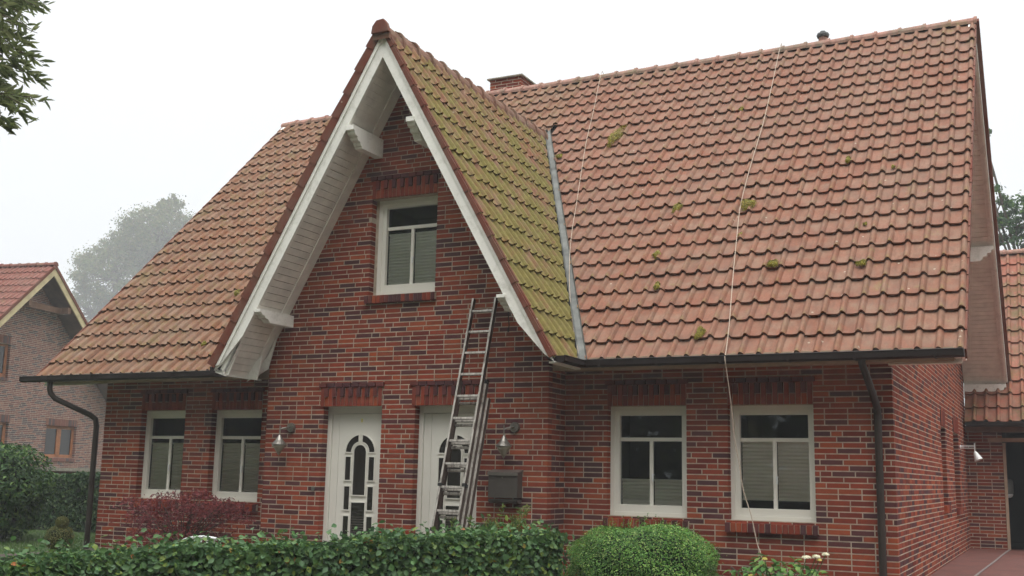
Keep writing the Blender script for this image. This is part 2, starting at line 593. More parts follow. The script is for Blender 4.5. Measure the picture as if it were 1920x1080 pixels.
# ------------------------------------------------------------------ brick walls
def brick_wall(mb, o, u, n, length, zfun, z0, holes, seed=0, depth=.112, mats=(0, 1, 2), quoin=0):
    """o origin at z=0, u unit dir along, n outward normal; zfun(s)-> wall top; holes [(s0,s1,z0,z1)]"""
    rd = random.Random(seed)
    o, u, n = Vector(o), Vector(u), Vector(n)
    up = Vector((0, 0, 1))
    k0 = int(round(z0 / CH))
    zmax = max(zfun(s * length / 40) for s in range(41))
    k1 = int(zmax / CH) + 1
    for k in range(k0, k1):
        za, zb = k * CH, (k + 1) * CH
        zm = (za + zb) / 2
        # interval where the wall is higher than zm
        ss = [s * length / 400 for s in range(401)]
        ins = [s for s in ss if zfun(s) >= zm]
        if not ins:
            break
        iv = [(min(ins), max(ins))]
        for h in holes:
            if h[2] - 1e-4 < zm < h[3] + 1e-4:
                nv = []
                for a, b in iv:
                    if h[1] <= a or h[0] >= b:
                        nv.append((a, b)); continue
                    if h[0] > a:
                        nv.append((a, h[0]))
                    if h[1] < b:
                        nv.append((h[1], b))
                iv = nv
        for a, b in iv:
            if b - a < .02:
                continue
            ia = .004
            mb.obox(o + u * (a + ia) + up * za - n * (depth + .002), u * (b - a - 2 * ia), n * (depth - .0005), up * CH, m=1)
            s = a + (0 if k % 2 else -.125) - (rd.choice((0, .0, .125)) if rd.random() < .6 else 0) - rd.choice((0, 0, .0625))
            if a == iv[0][0] and min(ins) < .01:
                s = a - (.125 if k % 2 else 0)
            last = 0
            while s < b:
                L = .25
                if rd.random() < .17 and last == 0:
                    L = .125; last = 1
                else:
                    last = 0
                p, q = max(s, a), min(s + L - .013, b)
                if b - q < .05:
                    q = b if b - q < .03 else q
                s += L
                if q - p < .03:
                    continue
                j = rd.uniform(-.0012, .0012)
                mb.obox(o + u * p + up * (za + .0065) - n * depth, u * (q - p), n * (depth + j), up * (CH - .013), m=0)
    return mb

def lintel(mb, x0, x1, z0, y, seed=3):
    """soldier course with dark projecting half bricks and a header course above (front face at y, facing -Y)"""
    rd = random.Random(seed)
    mb.box((x0, y + .03, z0), (x1, y - .004, z0 + .245), m=1)
    n = int((x1 - x0) / .0625)
    w = (x1 - x0) / n
    for i in range(n):
        a = x0 + i * w + .005
        b = a + w - .010
        if i % 2:
            mb.box((a, y + .02, z0), (b, y - .014, z0 + .120), m=0)
            mb.box((a, y + .02, z0 + .126), (b, y - .034, z0 + .243), m=2)
        else:
            mb.box((a, y + .02, z0), (b, y - .014, z0 + .243), m=0)
    n = int((x1 - x0) / .125) + 1
    w = (x1 - x0 + .06) / n
    for i in range(n):
        a = x0 - .03 + i * w + .006
        mb.box((a, y + .02, z0 + .252), (a + w - .012, y - .030, z0 + .304), m=2)

def sill(mb, x0, x1, z1, y, seed=4):
    rd = random.Random(seed)
    n = int((x1 - x0) / .0625)
    w = (x1 - x0) / n
    mb.prism([(x0 + .003, y - .045, z1 - .108), (x0 + .003, y + .10, z1 - .108), (x0 + .003, y + .10, z1 - .004), (x0 + .003, y - .045, z1 - .022)], (x1 - x0 - .006, 0, 0), m=1)
    for i in range(n):
        a = x0 + i * w + .0045
        b = a + w - .009
        mm = 2 if (i in (0, n - 1) or rd.random() < .3) else 0
        mb.prism([(a, y - .056, z1 - .115), (a, y + .09, z1 - .115), (a, y + .09, z1), (a, y - .056, z1 - .018)], (b - a, 0, 0), m=mm)

BM = ['brick', 'mortar', 'brick_dark']
LM = ['brick_red', 'mortar', 'brick_dark']

house = empty('brick_house', (GC, 4.0, 0), 'large red brick house with steep mossy cross gable and white bargeboards', 'house')

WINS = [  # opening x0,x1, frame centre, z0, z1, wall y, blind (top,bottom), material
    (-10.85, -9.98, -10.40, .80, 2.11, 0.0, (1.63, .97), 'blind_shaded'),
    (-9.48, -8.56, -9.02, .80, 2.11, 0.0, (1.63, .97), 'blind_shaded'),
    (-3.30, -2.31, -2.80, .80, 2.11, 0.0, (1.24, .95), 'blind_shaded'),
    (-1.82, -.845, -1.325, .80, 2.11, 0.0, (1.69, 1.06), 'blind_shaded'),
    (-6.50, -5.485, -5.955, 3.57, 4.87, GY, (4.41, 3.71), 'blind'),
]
DOORS = [(-7.13, -6.215), (-5.715, -4.80)]

front_top = lambda s: 2.56
mb = MB()
hol = [(w[0] - XL, w[1] - XL, w[3], w[4]) for w in WINS if w[5] == 0.0]
hol += [(GX0 - XL + .115, GX1 - XL - .115, -1, 9)]
brick_wall(mb, (XL, 0, 0), (1, 0, 0), (0, -1, 0), XR - XL, front_top, -.25, hol, seed=11)
mb.build('front_wall', BM, house)

gab_top = lambda s: GZ - .27 - GS * abs(GX0 + s - GC)
mb = MB()
hol = [(w[0] - GX0, w[1] - GX0, w[3], w[4]) for w in WINS if w[5] == GY] + [(d[0] - GX0, d[1] - GX0, -.3, 2.105) for d in DOORS]
brick_wall(mb, (GX0, GY, 0), (1, 0, 0), (0, -1, 0), GX1 - GX0, gab_top, -.25, hol, seed=5)
# returns of the projecting gable
brick_wall(mb, (GX1, GY + .113, 0), (0, 1, 0), (1, 0, 0), .387, lambda s: 2.62, -.25, [], seed=6)
brick_wall(mb, (GX0, 0, 0), (0, -1, 0), (-1, 0, 0), .387, lambda s: 2.62, -.25, [], seed=8)
mb.build('gable_wall', BM, house)

side_top = lambda s: min(EZ + SL * (s - EY), RZ - SL * abs(s - RY)) - .28
mb = MB()
SWIN = [(5.25, 5.95, .95, 2.13), (7.35, 8.35, .88, 2.13)]
brick_wall(mb, (XR, .113, 0), (0, 1, 0), (1, 0, 0), HB - .113, lambda s: side_top(s + .113), -.25,
           [(a - .113, b - .113, c, d) for a, b, c, d in SWIN], seed=21)
for a, b, c, d in SWIN:          # blind brick lintel and sill of the side openings, slightly proud
    for i in range(int((b - a) / .0625)):
        q = a + i * .0625 + .005
        mb.box((XR - .02, q, d + .005), (XR + .012, q + .052, d + .24), m=0 if i % 3 else 2)
        mb.box((XR - .1, q, c - .11), (XR + .045, q + .052, c), m=0)
mb.build('side_wall', BM, house)
mb = MB()
brick_wall(mb, (XL, HB, 0), (0, -1, 0), (-1, 0, 0), HB - .113, lambda s: side_top(HB - s), -.25, [], seed=22)
mb.build('side_wall', BM, house)
mb = MB()
brick_wall(mb, (XR, HB, 0), (-1, 0, 0), (0, 1, 0), XR - XL, lambda s: 2.9, -.25, [], seed=23)
mb.build('back_wall', BM, house)

for k, w in enumerate(WINS):
    mb = MB()
    lintel(mb, w[0] - .0, w[1] + .0, w[4] + .003, w[5], seed=k)
    mb.build('lintel', LM, house)
    mb = MB()
    sill(mb, w[0] - .035, w[1] + .03, w[3] - .003, w[5], seed=k + 9)
    mb.build('window_sill', LM, house)
for k, d in enumerate(DOORS):
    mb = MB()
    lintel(mb, d[0] - .05, d[1] - .0, 2.108, GY, seed=k + 40)
    mb.build('lintel', LM, house)

# windows ----------------------------------------------------------
def window(w, idx):
    x0, x1, cx, z0, z1, wy, bl, bm_ = w
    root = bpy.data.objects.new('window', None)
    COL.objects.link(root)
    root.parent = house
    root.location = Vector((cx, wy + .12, z0)) - world_loc(house)
    a, b = cx - .505, cx + .505
    f = MB()
    y = wy + .118
    t = .058
    for p, q in (((a, y, z0), (a + t, y + .07, z1)), ((b - t, y, z0), (b, y + .07, z1)),
                 ((a + t, y, z1 - t), (b - t, y + .07, z1)), ((a + t, y, z0), (b - t, y + .07, z0 + t))):
        f.box(p, q)
    f.build('frame', 'white_plastic', root, bevel=.003)
    s = MB()
    y2 = wy + .135
    ga, gb, gz0, gz1 = cx - .39, cx + .39, z0 + .145, z1 - .108
    for p, q in (((a + t, y2, z0 + t), (ga, y2 + .06, z1 - t)), ((gb, y2, z0 + t), (b - t, y2 + .06, z1 - t)),
                 ((ga, y2, gz1), (gb, y2 + .06, z1 - t)), ((ga, y2, z0 + t), (gb, y2 + .06, gz0))):
        s.box(p, q)
    tz = z0 + .895
    y3 = wy + .172
    s.box((ga, y3, tz), (gb, y3 + .03, tz + .045))
    s.box((cx - .023, y3, gz0), (cx + .023, y3 + .03, tz))
    s.build('sash', 'white_plastic', root, bevel=.003)
    gl = MB()
    gl.quad((ga, wy + .188, gz0), (gb, wy + .188, gz0), (gb, wy + .188, gz1), (ga, wy + .188, gz1))
    gl.build('glass', 'window_glass', root)
    hd = MB()
    hd.tube([(cx + .028, y3 - .03, z0 + .50), (cx + .028, y3 - .002, z0 + .50)], .012)
    hd.box((cx + .018, y3 - .036, z0 + .42), (cx + .038, y3 - .024, z0 + .51))
    hd.build('handle', 'white_shiny', root)
    bd = MB()
    for (pa, pb) in ((ga + .008, cx - .028), (cx + .028, gb - .008)):
        z = bl[0]
        yb = wy + .205
        bd.box((pa, yb - .008, z - .012), (pb, yb + .008, z + .008))
        i = 0
        z -= .012
        while z > bl[1]:
            dz = .021
            o1, o2 = (.0, .013) if i % 2 == 0 else (.013, .0)
            bd.quad((pa, yb + o1, z), (pa, yb + o2, z - dz), (pb, yb + o2, z - dz), (pb, yb + o1, z))
            z -= dz
            i += 1
        bd.box((pa, yb - .008, z - .014), (pb, yb + .008, z))
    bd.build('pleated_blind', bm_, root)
    # box behind, its dark colour stands in for the unlit room
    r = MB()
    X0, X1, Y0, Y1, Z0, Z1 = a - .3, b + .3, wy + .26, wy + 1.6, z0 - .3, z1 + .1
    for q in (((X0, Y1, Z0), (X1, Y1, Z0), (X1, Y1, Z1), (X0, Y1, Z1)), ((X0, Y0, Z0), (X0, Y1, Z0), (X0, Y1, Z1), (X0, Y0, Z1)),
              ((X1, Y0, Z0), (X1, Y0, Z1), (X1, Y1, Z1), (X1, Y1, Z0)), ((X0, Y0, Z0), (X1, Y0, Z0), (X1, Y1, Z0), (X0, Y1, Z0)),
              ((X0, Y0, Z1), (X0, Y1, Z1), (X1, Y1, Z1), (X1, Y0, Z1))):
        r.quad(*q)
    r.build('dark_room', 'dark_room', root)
    # reveal liner behind the brick leaf closing the gap round the frame
    c = MB()
    for p, q in (((a - .06, wy + .114, z0 - .05), (a + .002, wy + .25, z1 + .05)), ((b - .002, wy + .114, z0 - .05), (b + .06, wy + .25, z1 + .05)),
                 ((a - .06, wy + .114, z1 - .001), (b + .06, wy + .25, z1 + .06)), ((a - .06, wy + .114, z0 - .06), (b + .06, wy + .25, z0 + .001))):
        c.box(p, q)
    c.build('rebate', 'mortar', root)

for k, w in enumerate(WINS):
    window(w, k)

# side openings: frames deep in the wall
for a, b, c, d in SWIN:
    root = bpy.data.objects.new('window', None)
    COL.objects.link(root)
    root.parent = house
    root.location = Vector((XR - .1, (a + b) / 2, c)) - world_loc(house)
    f = MB()
    f.box((XR - .17, a, c), (XR - .12, a + .07, d)); f.box((XR - .17, b - .07, c), (XR - .12, b, d))
    f.box((XR - .17, a, d - .07), (XR - .12, b, d)); f.box((XR - .17, a, c), (XR - .12, b, c + .07))
    f.build('frame', 'brown_wood', root)
    f = MB()
    f.box((XR - .16, a + .06, c + .06), (XR - .15, b - .06, d - .06))
    f.build('glass', 'door_glass', root)

# doors ----------------------------------------------------------------
def arc_ring(mb, cx, cz, r0, r1, a0, a1, y0, y1, n=14, m=0):
    for i in range(n):
        p, q = a0 + (a1 - a0) * i / n, a0 + (a1 - a0) * (i + 1) / n
        pts = [(cx + r * math.cos(t), y0, cz + r * math.sin(t)) for r, t in ((r0, p), (r1, p), (r1, q), (r0, q))]
        mb.prism(pts, (0, y1 - y0, 0), m=m)

def door(d, name='front_door'):
    x0, x1 = d
    root = bpy.data.objects.new(name, None)
    COL.objects.link(root)
    root.parent = house
    root.location = Vector(((x0 + x1) / 2, GY + .13, 0)) - world_loc(house)
    f = MB()
    yf = GY + .12
    f.box((x0 - .03, yf, 0), (x0 + .055, yf + .08, 2.14))
    f.box((x1 - .055, yf, 0), (x1 + .03, yf + .08, 2.14))
    f.box((x0 + .055, yf, 2.02), (x1 - .055, yf + .08, 2.14))
    f.build('frame', 'door_white', root, bevel=.004)
    l = MB()
    yl = GY + .145
    l.box((x0 + .060, yl, .03), (x0 + .165, yl + .06, 2.015))
    l.box((x0 + .169, yl, .03), (x1 - .06, yl + .06, 2.015))
    l.build('leaf', 'door_white', root, bevel=.003)
    cx = x0 + .515
    cz = 1.515
    gls, rim = MB(), MB()
    yg0, yg1 = yl - .003, yl + .01
    def pane(a, b, zb, zt):
        gls.box((a, yg0, zb), (b, yg1, zt))
        r = .014
        yr = yl - .014
        for p, q in (((a - r, yr, zb - r), (a, yg1, zt + r)), ((b, yr, zb - r), (b + r, yg1, zt + r)),
                     ((a, yr, zt), (b, yg1, zt + r)), ((a, yr, zb - r), (b, yg1, zb))):
            rim.box(p, q)
    for s in (-1, 1):
        xa, xb = sorted((cx + s * .225, cx + s * .140))
        pane(xa, xb, 1.155, 1.455)
        pane(xa, xb, .775, 1.072)
        pane(xa, xb, .39, .692)
    pane(cx - .106, cx + .106, .34, .868)
    # centre pane with round head
    gls.box((cx - .094, yg0, .965), (cx + .094, yg1, cz))
    poly = [(cx + .094 * math.cos(t), yg0, cz + .094 * math.sin(t)) for t in [math.pi * i / 16 for i in range(17)]]
    gls.prism(poly, (0, yg1 - yg0, 0))
    arc_ring(rim, cx, cz, .096, .112, 0, math.pi, yl - .016, yg1)
    rim.box((cx - .112, yl - .016, .951), (cx - .096, yg1, cz)); rim.box((cx + .096, yl - .016, .951), (cx + .112, yg1, cz))
    rim.box((cx - .096, yl - .016, .951), (cx + .096, yg1, .965))
    # fanlight quarter panes
    for a0, a1 in ((.0, math.pi / 2 - .10), (math.pi / 2 + .10, math.pi)):
        arc_ring(gls, cx, cz, .140, .225, a0 + .02, a1 - .02, yg0, yg1)
        arc_ring(rim, cx, cz, .225, .240, a0, a1, yl - .014, yg1)
        arc_ring(rim, cx, cz, .128, .140, a0, a1, yl - .014, yg1)
    for s in (-1, 1):
        xa, xb = sorted((cx + s * .24, cx + s * .128))
        rim.box((xa, yl - .014, cz - .012), (xb, yg1, cz + .003))
        xa, xb = sorted((cx + s * .016, cx + s * .03))
        rim.box((xa, yl - .014, cz + .13), (xb, yg1, cz + .228))
    gls.build('glass', 'door_glass', root)
    rim.build('glazing_bar', 'door_white', root)
    lv = MB()
    for i in range(11):
        z = .36 + i * .032
        lv.box((cx - .10, yg0 - .002, z), (cx + .10, yg0 - .0005, z + .012))
    lv.build('louvre', 'letterbox_grey', root)
    th = MB()
    th.box((x0 - .02, GY - .05, -.12), (x1 + .02, GY + .2, .028))
    th.build('threshold', 'cap_stone', root)
    bk = MB()
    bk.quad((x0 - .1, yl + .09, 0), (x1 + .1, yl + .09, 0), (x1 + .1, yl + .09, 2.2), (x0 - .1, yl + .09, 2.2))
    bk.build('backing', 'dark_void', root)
    return root

d1 = door(DOORS[0])
d2 = door(DOORS[1])
mb = MB()      # small yellow sticker above the arch of the first door
mb.box((-6.622, GY + .140, 1.905), (-6.600, GY + .1445, 1.952))
mb.build('sticker', 'flower_yellow', d1)
mb = MB()
mb.lathe((-7.235, GY - .012, 1.035), [(.028, -.002), (.028, .016), (.018, .02)], 14, axis=1)
mb.build('doorbell', 'steel', house)

# ------------------------------------------------------------------ tiled roofs
PROF = [(0, -.006), (.03, .004), (.12, .001), (.28, -.002), (.46, -.001), (.57, .003), (.63, .010), (.67, .026), (.72, .041), (.79, .048), (.86, .042), (.92, .027), (.965, .010), (1.0, -.002)]

def tile_field(o, xd, ud, nd, ncol, nrow, cw=.2059, gauge=.337, flip=False, keep=None, seed=1, jit=1.8, lift=.039, first=.0):
    """o: lower-left corner of the field on the tile plane"""
    rd = random.Random(seed)
    mb = MB()
    o, xd, ud, nd = Vector(o), Vector(xd).normalized(), Vector(ud).normalized(), Vector(nd).normalized()
    K = len(PROF)
    for r in range(nrow):
        rowj = rd.uniform(-.003, .003) * jit
        for c in range(ncol):
            ctr = o + xd * ((c + .5) * cw) + ud * ((r + .5) * gauge)
            if keep and not keep(ctr):
                continue
            ju = rd.uniform(-.006, .006) * jit + rowj
            jn = rd.uniform(-.002, .003) * jit
            tw = rd.uniform(-.003, .003) * jit
            b0 = o + xd * (c * cw) + ud * (r * gauge + ju - first)
            b1 = b0 + ud * (gauge + .035)
            lo, up, mid, dn_ = [], [], [], []
            for s, h in PROF:
                ss = 1 - s if flip else s
                e = max(0, (h - .015) / .032)
                tp = tw * (ss - .5) * 2
                lo.append((b0 + xd * (s * (cw + .006)) + nd * (h + lift + jn + tp), e))
                mid.append((b0 + ud * .09 + xd * (s * (cw + .006)) + nd * (h + lift * .80 + jn + tp), e * .25))
                up.append((b1 + xd * (s * (cw + .006)) + nd * (h * .92 + .0 + jn), 0))
                dn_.append((b0 + xd * (s * (cw + .006)) + nd * (h + lift + jn + tp - .022), 0))
            base = len(mb.v)
            for L in (dn_, lo, mid, up):
                for p, e in L:
                    mb.v.append(tuple(p)); mb.edge.append(max(e, 0.0001))
            for q in range(3):
                for k in range(K - 1):
                    i = base + q * K + k
                    f = [i, i + 1, i + K + 1, i + K]
                    mb.f.append(f if not flip else f)
                    mb.mi.append(0)
            # side lip at the roll
            i = base + (K - 1)
            mb.f.append([i, i, i, i][:0] or [i, i + K, i + 2 * K]); mb.mi.append(0)
    return mb

udm = Vector((0, RY - EY, RZ - EZ)).normalized()
ndm = Vector((0, -(RZ - EZ), RY - EY)).normalized()
SLEN = math.hypot(RY - EY, RZ - EZ)
NCOL = 65
CWm = (VX1 - VX0) / NCOL
NROW = 24
GA = (SLEN - .06) / NROW

# valley planes (vertical planes through the line where the two roofs meet)
def valley_pt(z, side):
    return Vector((GC + side * (GZ - z) / GS, EY + (z - EZ) / SL, z))
VA_R, VB_R = valley_pt(EZ, 1), valley_pt(GZ, 1)
VA_L, VB_L = valley_pt(EZ, -1), valley_pt(GZ, -1)
dR = (VB_R - VA_R); dR.z = 0; dR.normalize()
dL = (VB_L - VA_L); dL.z = 0; dL.normalize()
nR = Vector((-dR.y, dR.x, 0))      # points to -X side (towards the gable)
if nR.x > 0: nR = -nR
nL = Vector((-dL.y, dL.x, 0))
if nL.x < 0: nL = -nL

root_main = bpy.data.objects.new('main_roof', None)
COL.objects.link(root_main); root_main.parent = house
root_main.location = Vector((GC, RY, RZ)) - world_loc(house)
off = Vector((0, EY, EZ)) - ndm * .03
mbt = tile_field(off + Vector((VX0, 0, 0)), (1, 0, 0), udm, ndm, NCOL, NROW, cw=CWm, gauge=GA, seed=3, keep=lambda c: c.x >= GC and (c - VA_R).dot(nR) < .25)
mbt.build('roof_tiles', 'roof_tile_red', root_main, cuts=[(VA_R - nR * .055, nR)])
mbt = tile_field(off + Vector((VX0, 0, 0)), (1, 0, 0), udm, ndm, NCOL, NROW, cw=CWm, gauge=GA, seed=4, keep=lambda c: c.x < GC and (c - VA_L).dot(nL) < .25)
mbt.build('roof_tiles', 'roof_tile_left', root_main, cuts=[(VA_L - nL * .055, nL)])
# back slope, outer columns only are ever seen but build it whole and coarse
udb = Vector((0, -(RY - EY), RZ - EZ)).normalized()
ndb = Vector((0, RZ - EZ, RY - EY)).normalized()
BY = 10.45
BZ = RZ - SL * (BY - RY)
NRB = int((math.hypot(BY - RY, RZ - BZ) - .06) / GA)
mbt = tile_field(Vector((VX1, BY, BZ)) - ndb * .03, (-1, 0, 0), udb, ndb, NCOL, NRB + 1, cw=CWm, gauge=(math.hypot(BY - RY, RZ - BZ) - .06) / (NRB + 1), seed=5, jit=.5)
mbt.build('roof_tiles', 'roof_tile_red', root_main)
# underlay decks
mb = MB()
dk = .055
for (a, b, z0_, z1_, sgn, nn) in ((EY, RY, EZ, RZ, 1, ndm),):
    for X0, X1, cut in ((GC, VX1, 'R'), (VX0, GC, 'L')):
        pass
def deck(name, pts, nn, th, mat, parent, cuts=None):
    m_ = MB()
    m_.prism([Vector(p) - nn * th[0] for p in pts], -nn * (th[1] - th[0]))
    return m_.build(name, mat, parent, cuts=cuts)
deck('roof_deck', [(GC, EY + .02, EZ + .02), (VX1 - .02, EY + .02, EZ + .02), (VX1 - .02, RY, RZ), (GC, RY, RZ)], ndm, (.045, .10), 'underlay', root_main, [(VA_R, nR)])
deck('roof_deck', [(VX0 + .02, EY + .02, EZ + .02), (GC, EY + .02, EZ + .02), (GC, RY, RZ), (VX0 + .02, RY, RZ)], ndm, (.045, .10), 'underlay', root_main, [(VA_L, nL)])
deck('roof_deck', [(VX1 - .02, BY, BZ), (VX0 + .02, BY, BZ), (VX0 + .02, RY, RZ), (VX1 - .02, RY, RZ)], ndb, (.045, .10), 'underlay', root_main)

# ridge caps
def ridge_caps(p0, p1, n, r, mat, parent, seed=1, name='ridge_tiles', vs=.95):
    mb = MB()
    p0, p1 = Vector(p0), Vector(p1)
    rd = random.Random(seed)
    d = (p1 - p0) / n
    u = d.normalized()
    s = u.cross(Vector((0, 0, 1))).normalized()
    up = Vector((0, 0, 1))
    K = 9
    for i in range(n):
        a = p0 + d * i + up * rd.uniform(-.004, .006)
        b = a + d * 1.06
        prev = None
        prof = [(-.0, r), (.055, r * 1.0), (.06, r * .9), (1, r * .80)]
        rings = []
        for tt, rr in ((0.0, r * 1.10), (.11, r * 1.10), (.125, r * .96), (1.0, r * .86)):
            c = a.lerp(b, tt)
            ring = []
            for k in range(K):
                t_ = math.radians(-12) + (math.pi + math.radians(24)) * k / (K - 1)
                ring.append(mb.vert(c + s * (math.cos(t_) * rr * 1.05) + up * (math.sin(t_) * rr * vs), .0001))
            rings.append(ring)
        for q, w in zip(rings, rings[1:]):
            for k in range(K - 1):
                mb.f.append([q[k], w[k], w[k + 1], q[k + 1]]); mb.mi.append(0)
        mb.f.append(rings[0]); mb.mi.append(0)
    return mb.build(name, mat, parent)

ridge_caps((VX1 + .03, RY, RZ - .065), (VX0 - .03, RY, RZ - .065), 36, .112, 'ridge_tile', root_main, vs=1.0)

# cross gable roof ---------------------------------------------------
root_cross = bpy.data.objects.new('cross_roof', None)
COL.objects.link(root_cross); root_cross.parent = house
root_cross.location = Vector((GC, 1.0, GZ)) - world_loc(house)
GZ0 = 2.60
gh = (GZ - GZ0) / GS
glen = math.hypot(gh, GZ - GZ0)
rows_g = 15
gg = (glen - .005) / rows_g
GYB = 4.1
ncg = 26
cwg = (GYB - GYF) / ncg
for side, mname in ((1, 'roof_tile_mossy'), (-1, 'roof_tile_left')):
    ud = Vector((-side * gh, 0, GZ - GZ0)).normalized()
    nd = Vector((side * (GZ - GZ0), 0, gh)).normalized()
    if side == 1:
        o = Vector((GC + gh, GYF, GZ0)); xd = Vector((0, 1, 0))
    else:
        o = Vector((GC - gh, GYF, GZ0)); xd = Vector((0, 1, 0))
    nr_, va = (nR, VA_R) if side == 1 else (nL, VA_L)
    m_ = tile_field(o - nd * .03, xd, ud, nd, ncg, rows_g, cw=cwg, gauge=gg, seed=8 + side, keep=lambda c: (c - va).dot(nr_) > -.25)
    m_.build('roof_tiles', mname, root_cross, cuts=[(va + nr_ * .035, -nr_)])
    deck('roof_deck', [(GC + side * gh, GYF + .03, GZ0), (GC + side * gh, GYB, GZ0), (GC, GYB, GZ), (GC, GYF + .03, GZ)], nd, (.045, .09), 'underlay', root_cross, [(va - nr_ * .0, -nr_)])
ridge_caps((GC, GYF - .06, GZ - .155), (GC, 4.02, GZ - .125), 14, .108, 'ridge_dark', root_cross, 4, vs=1.7)

# hip knob at the gable apex
mb = MB()
mb.prism([(GC + a_, GYF - .10, GZ + b_) for a_, b_ in ((-.135, -.12), (-.12, -.02), (-.06, .055), (.045, .065), (.10, .0), (.135, -.12))], (0, .07, 0))
mb.build('apex_cap', 'verge_tile', root_cross, bevel=.012)
mb = MB()
mb.prism([(VX1 - .02, RY - .10, RZ - .09), (VX1 - .02, RY, RZ + .03), (VX1 - .02, RY + .10, RZ - .09)], (VX0 - VX1 + .04, 0, 0))
mb.build('ridge_mortar', 'underlay', root_main)

# lead valleys
for side in (1, -1):
    va, vb, nr_ = (VA_R, VB_R, nR) if side == 1 else (VA_L, VB_L, nL)
    mb = MB()
    # strip on the main slope, and strip on the gable slope, folded in the valley
    ud = Vector((-side * gh, 0, GZ - GZ0)).normalized()
    nd = Vector((side * (GZ - GZ0), 0, gh)).normalized()
    dv = (vb - va)
    hm = ndm.cross(dv).normalized()
    if hm.x * side < 0: hm = -hm
    hg = nd.cross(dv).normalized()
    if hg.dot(nr_) < 0: hg = -hg
    a0, b0 = va - dv * .012, vb + dv * .004
    n_ = 14
    for i in range(n_):
        p, q = a0.lerp(b0, i / n_), a0.lerp(b0, (i + 1) / n_ + .01)
        lift = ndm * (.040 + .003 * (i % 2))
        lg = nd * (.034 + .003 * (i % 2))
        mb.quad(p + lift, p + hm * .085 + lift, q + hm * .085 + lift, q + lift)
        mb.quad(p + lg * .6 + lift * .4, q + lg * .6 + lift * .4, q + hg * .085 + lg, p + hg * .085 + lg)
        # raised outer welt over the tile heads
        mb.quad(p + hm * .085 + lift, p + hm * .105 + lift + ndm * .022, q + hm * .105 + lift + ndm * .022, q + hm * .085 + lift)
    mb.build('lead_valley', 'lead_flashing', root_cross)

# verge tiles of the cross gable
for side in (1, -1):
    mb = MB()
    ud = Vector((-side * gh, 0, GZ - GZ0)).normalized()
    nd = Vector((side * (GZ - GZ0), 0, gh)).normalized()
    fl = .130 if side < 0 else .062
    up_ = .085 if side < 0 else .004
    for r in range(rows_g):
        a = Vector((GC + side * gh, GYF, GZ0)) + ud * (r * gg) + Vector((0, 0, 0))
        y0 = -.022
        j = .010 * (1)
        # front flap, tapering so that each tile steps over the next
        p0 = a + nd * (.012 + up_) + Vector((0, y0 - .012, 0))
        p1 = a + ud * (gg + .03) + nd * (up_ - .006) + Vector((0, y0, 0))
        q0 = p0 - nd * fl
        q1 = p1 - nd * (fl - .012)
        mb.prism([p0, p1, q1, q0], (0, .02, 0))
        # top roll of the verge tile
        mb.tube([a + nd * .018 + Vector((0, .02, 0)), a + ud * (gg + .02) + nd * .004 + Vector((0, .02, 0))], [.019, .016], 8)
    mb.build('verge_tiles', 'verge_tile', root_cross)

# bargeboards and soffit of the cross gable
def slope_pt(side, dist_from_apex_x, perp, y):
    ud = Vector((-side * gh, 0, GZ - GZ0)).normalized()
    nd = Vector((side * (GZ - GZ0), 0, gh)).normalized()
    return Vector((GC + side * dist_from_apex_x, y, GZ - GS * dist_from_apex_x)) - nd * perp

cosg = 1 / math.sqrt(1 + GS * GS)
def mitre(side, perp, y):
    # point on the centre line at perpendicular offset
    return Vector((GC, y, GZ - perp / cosg))

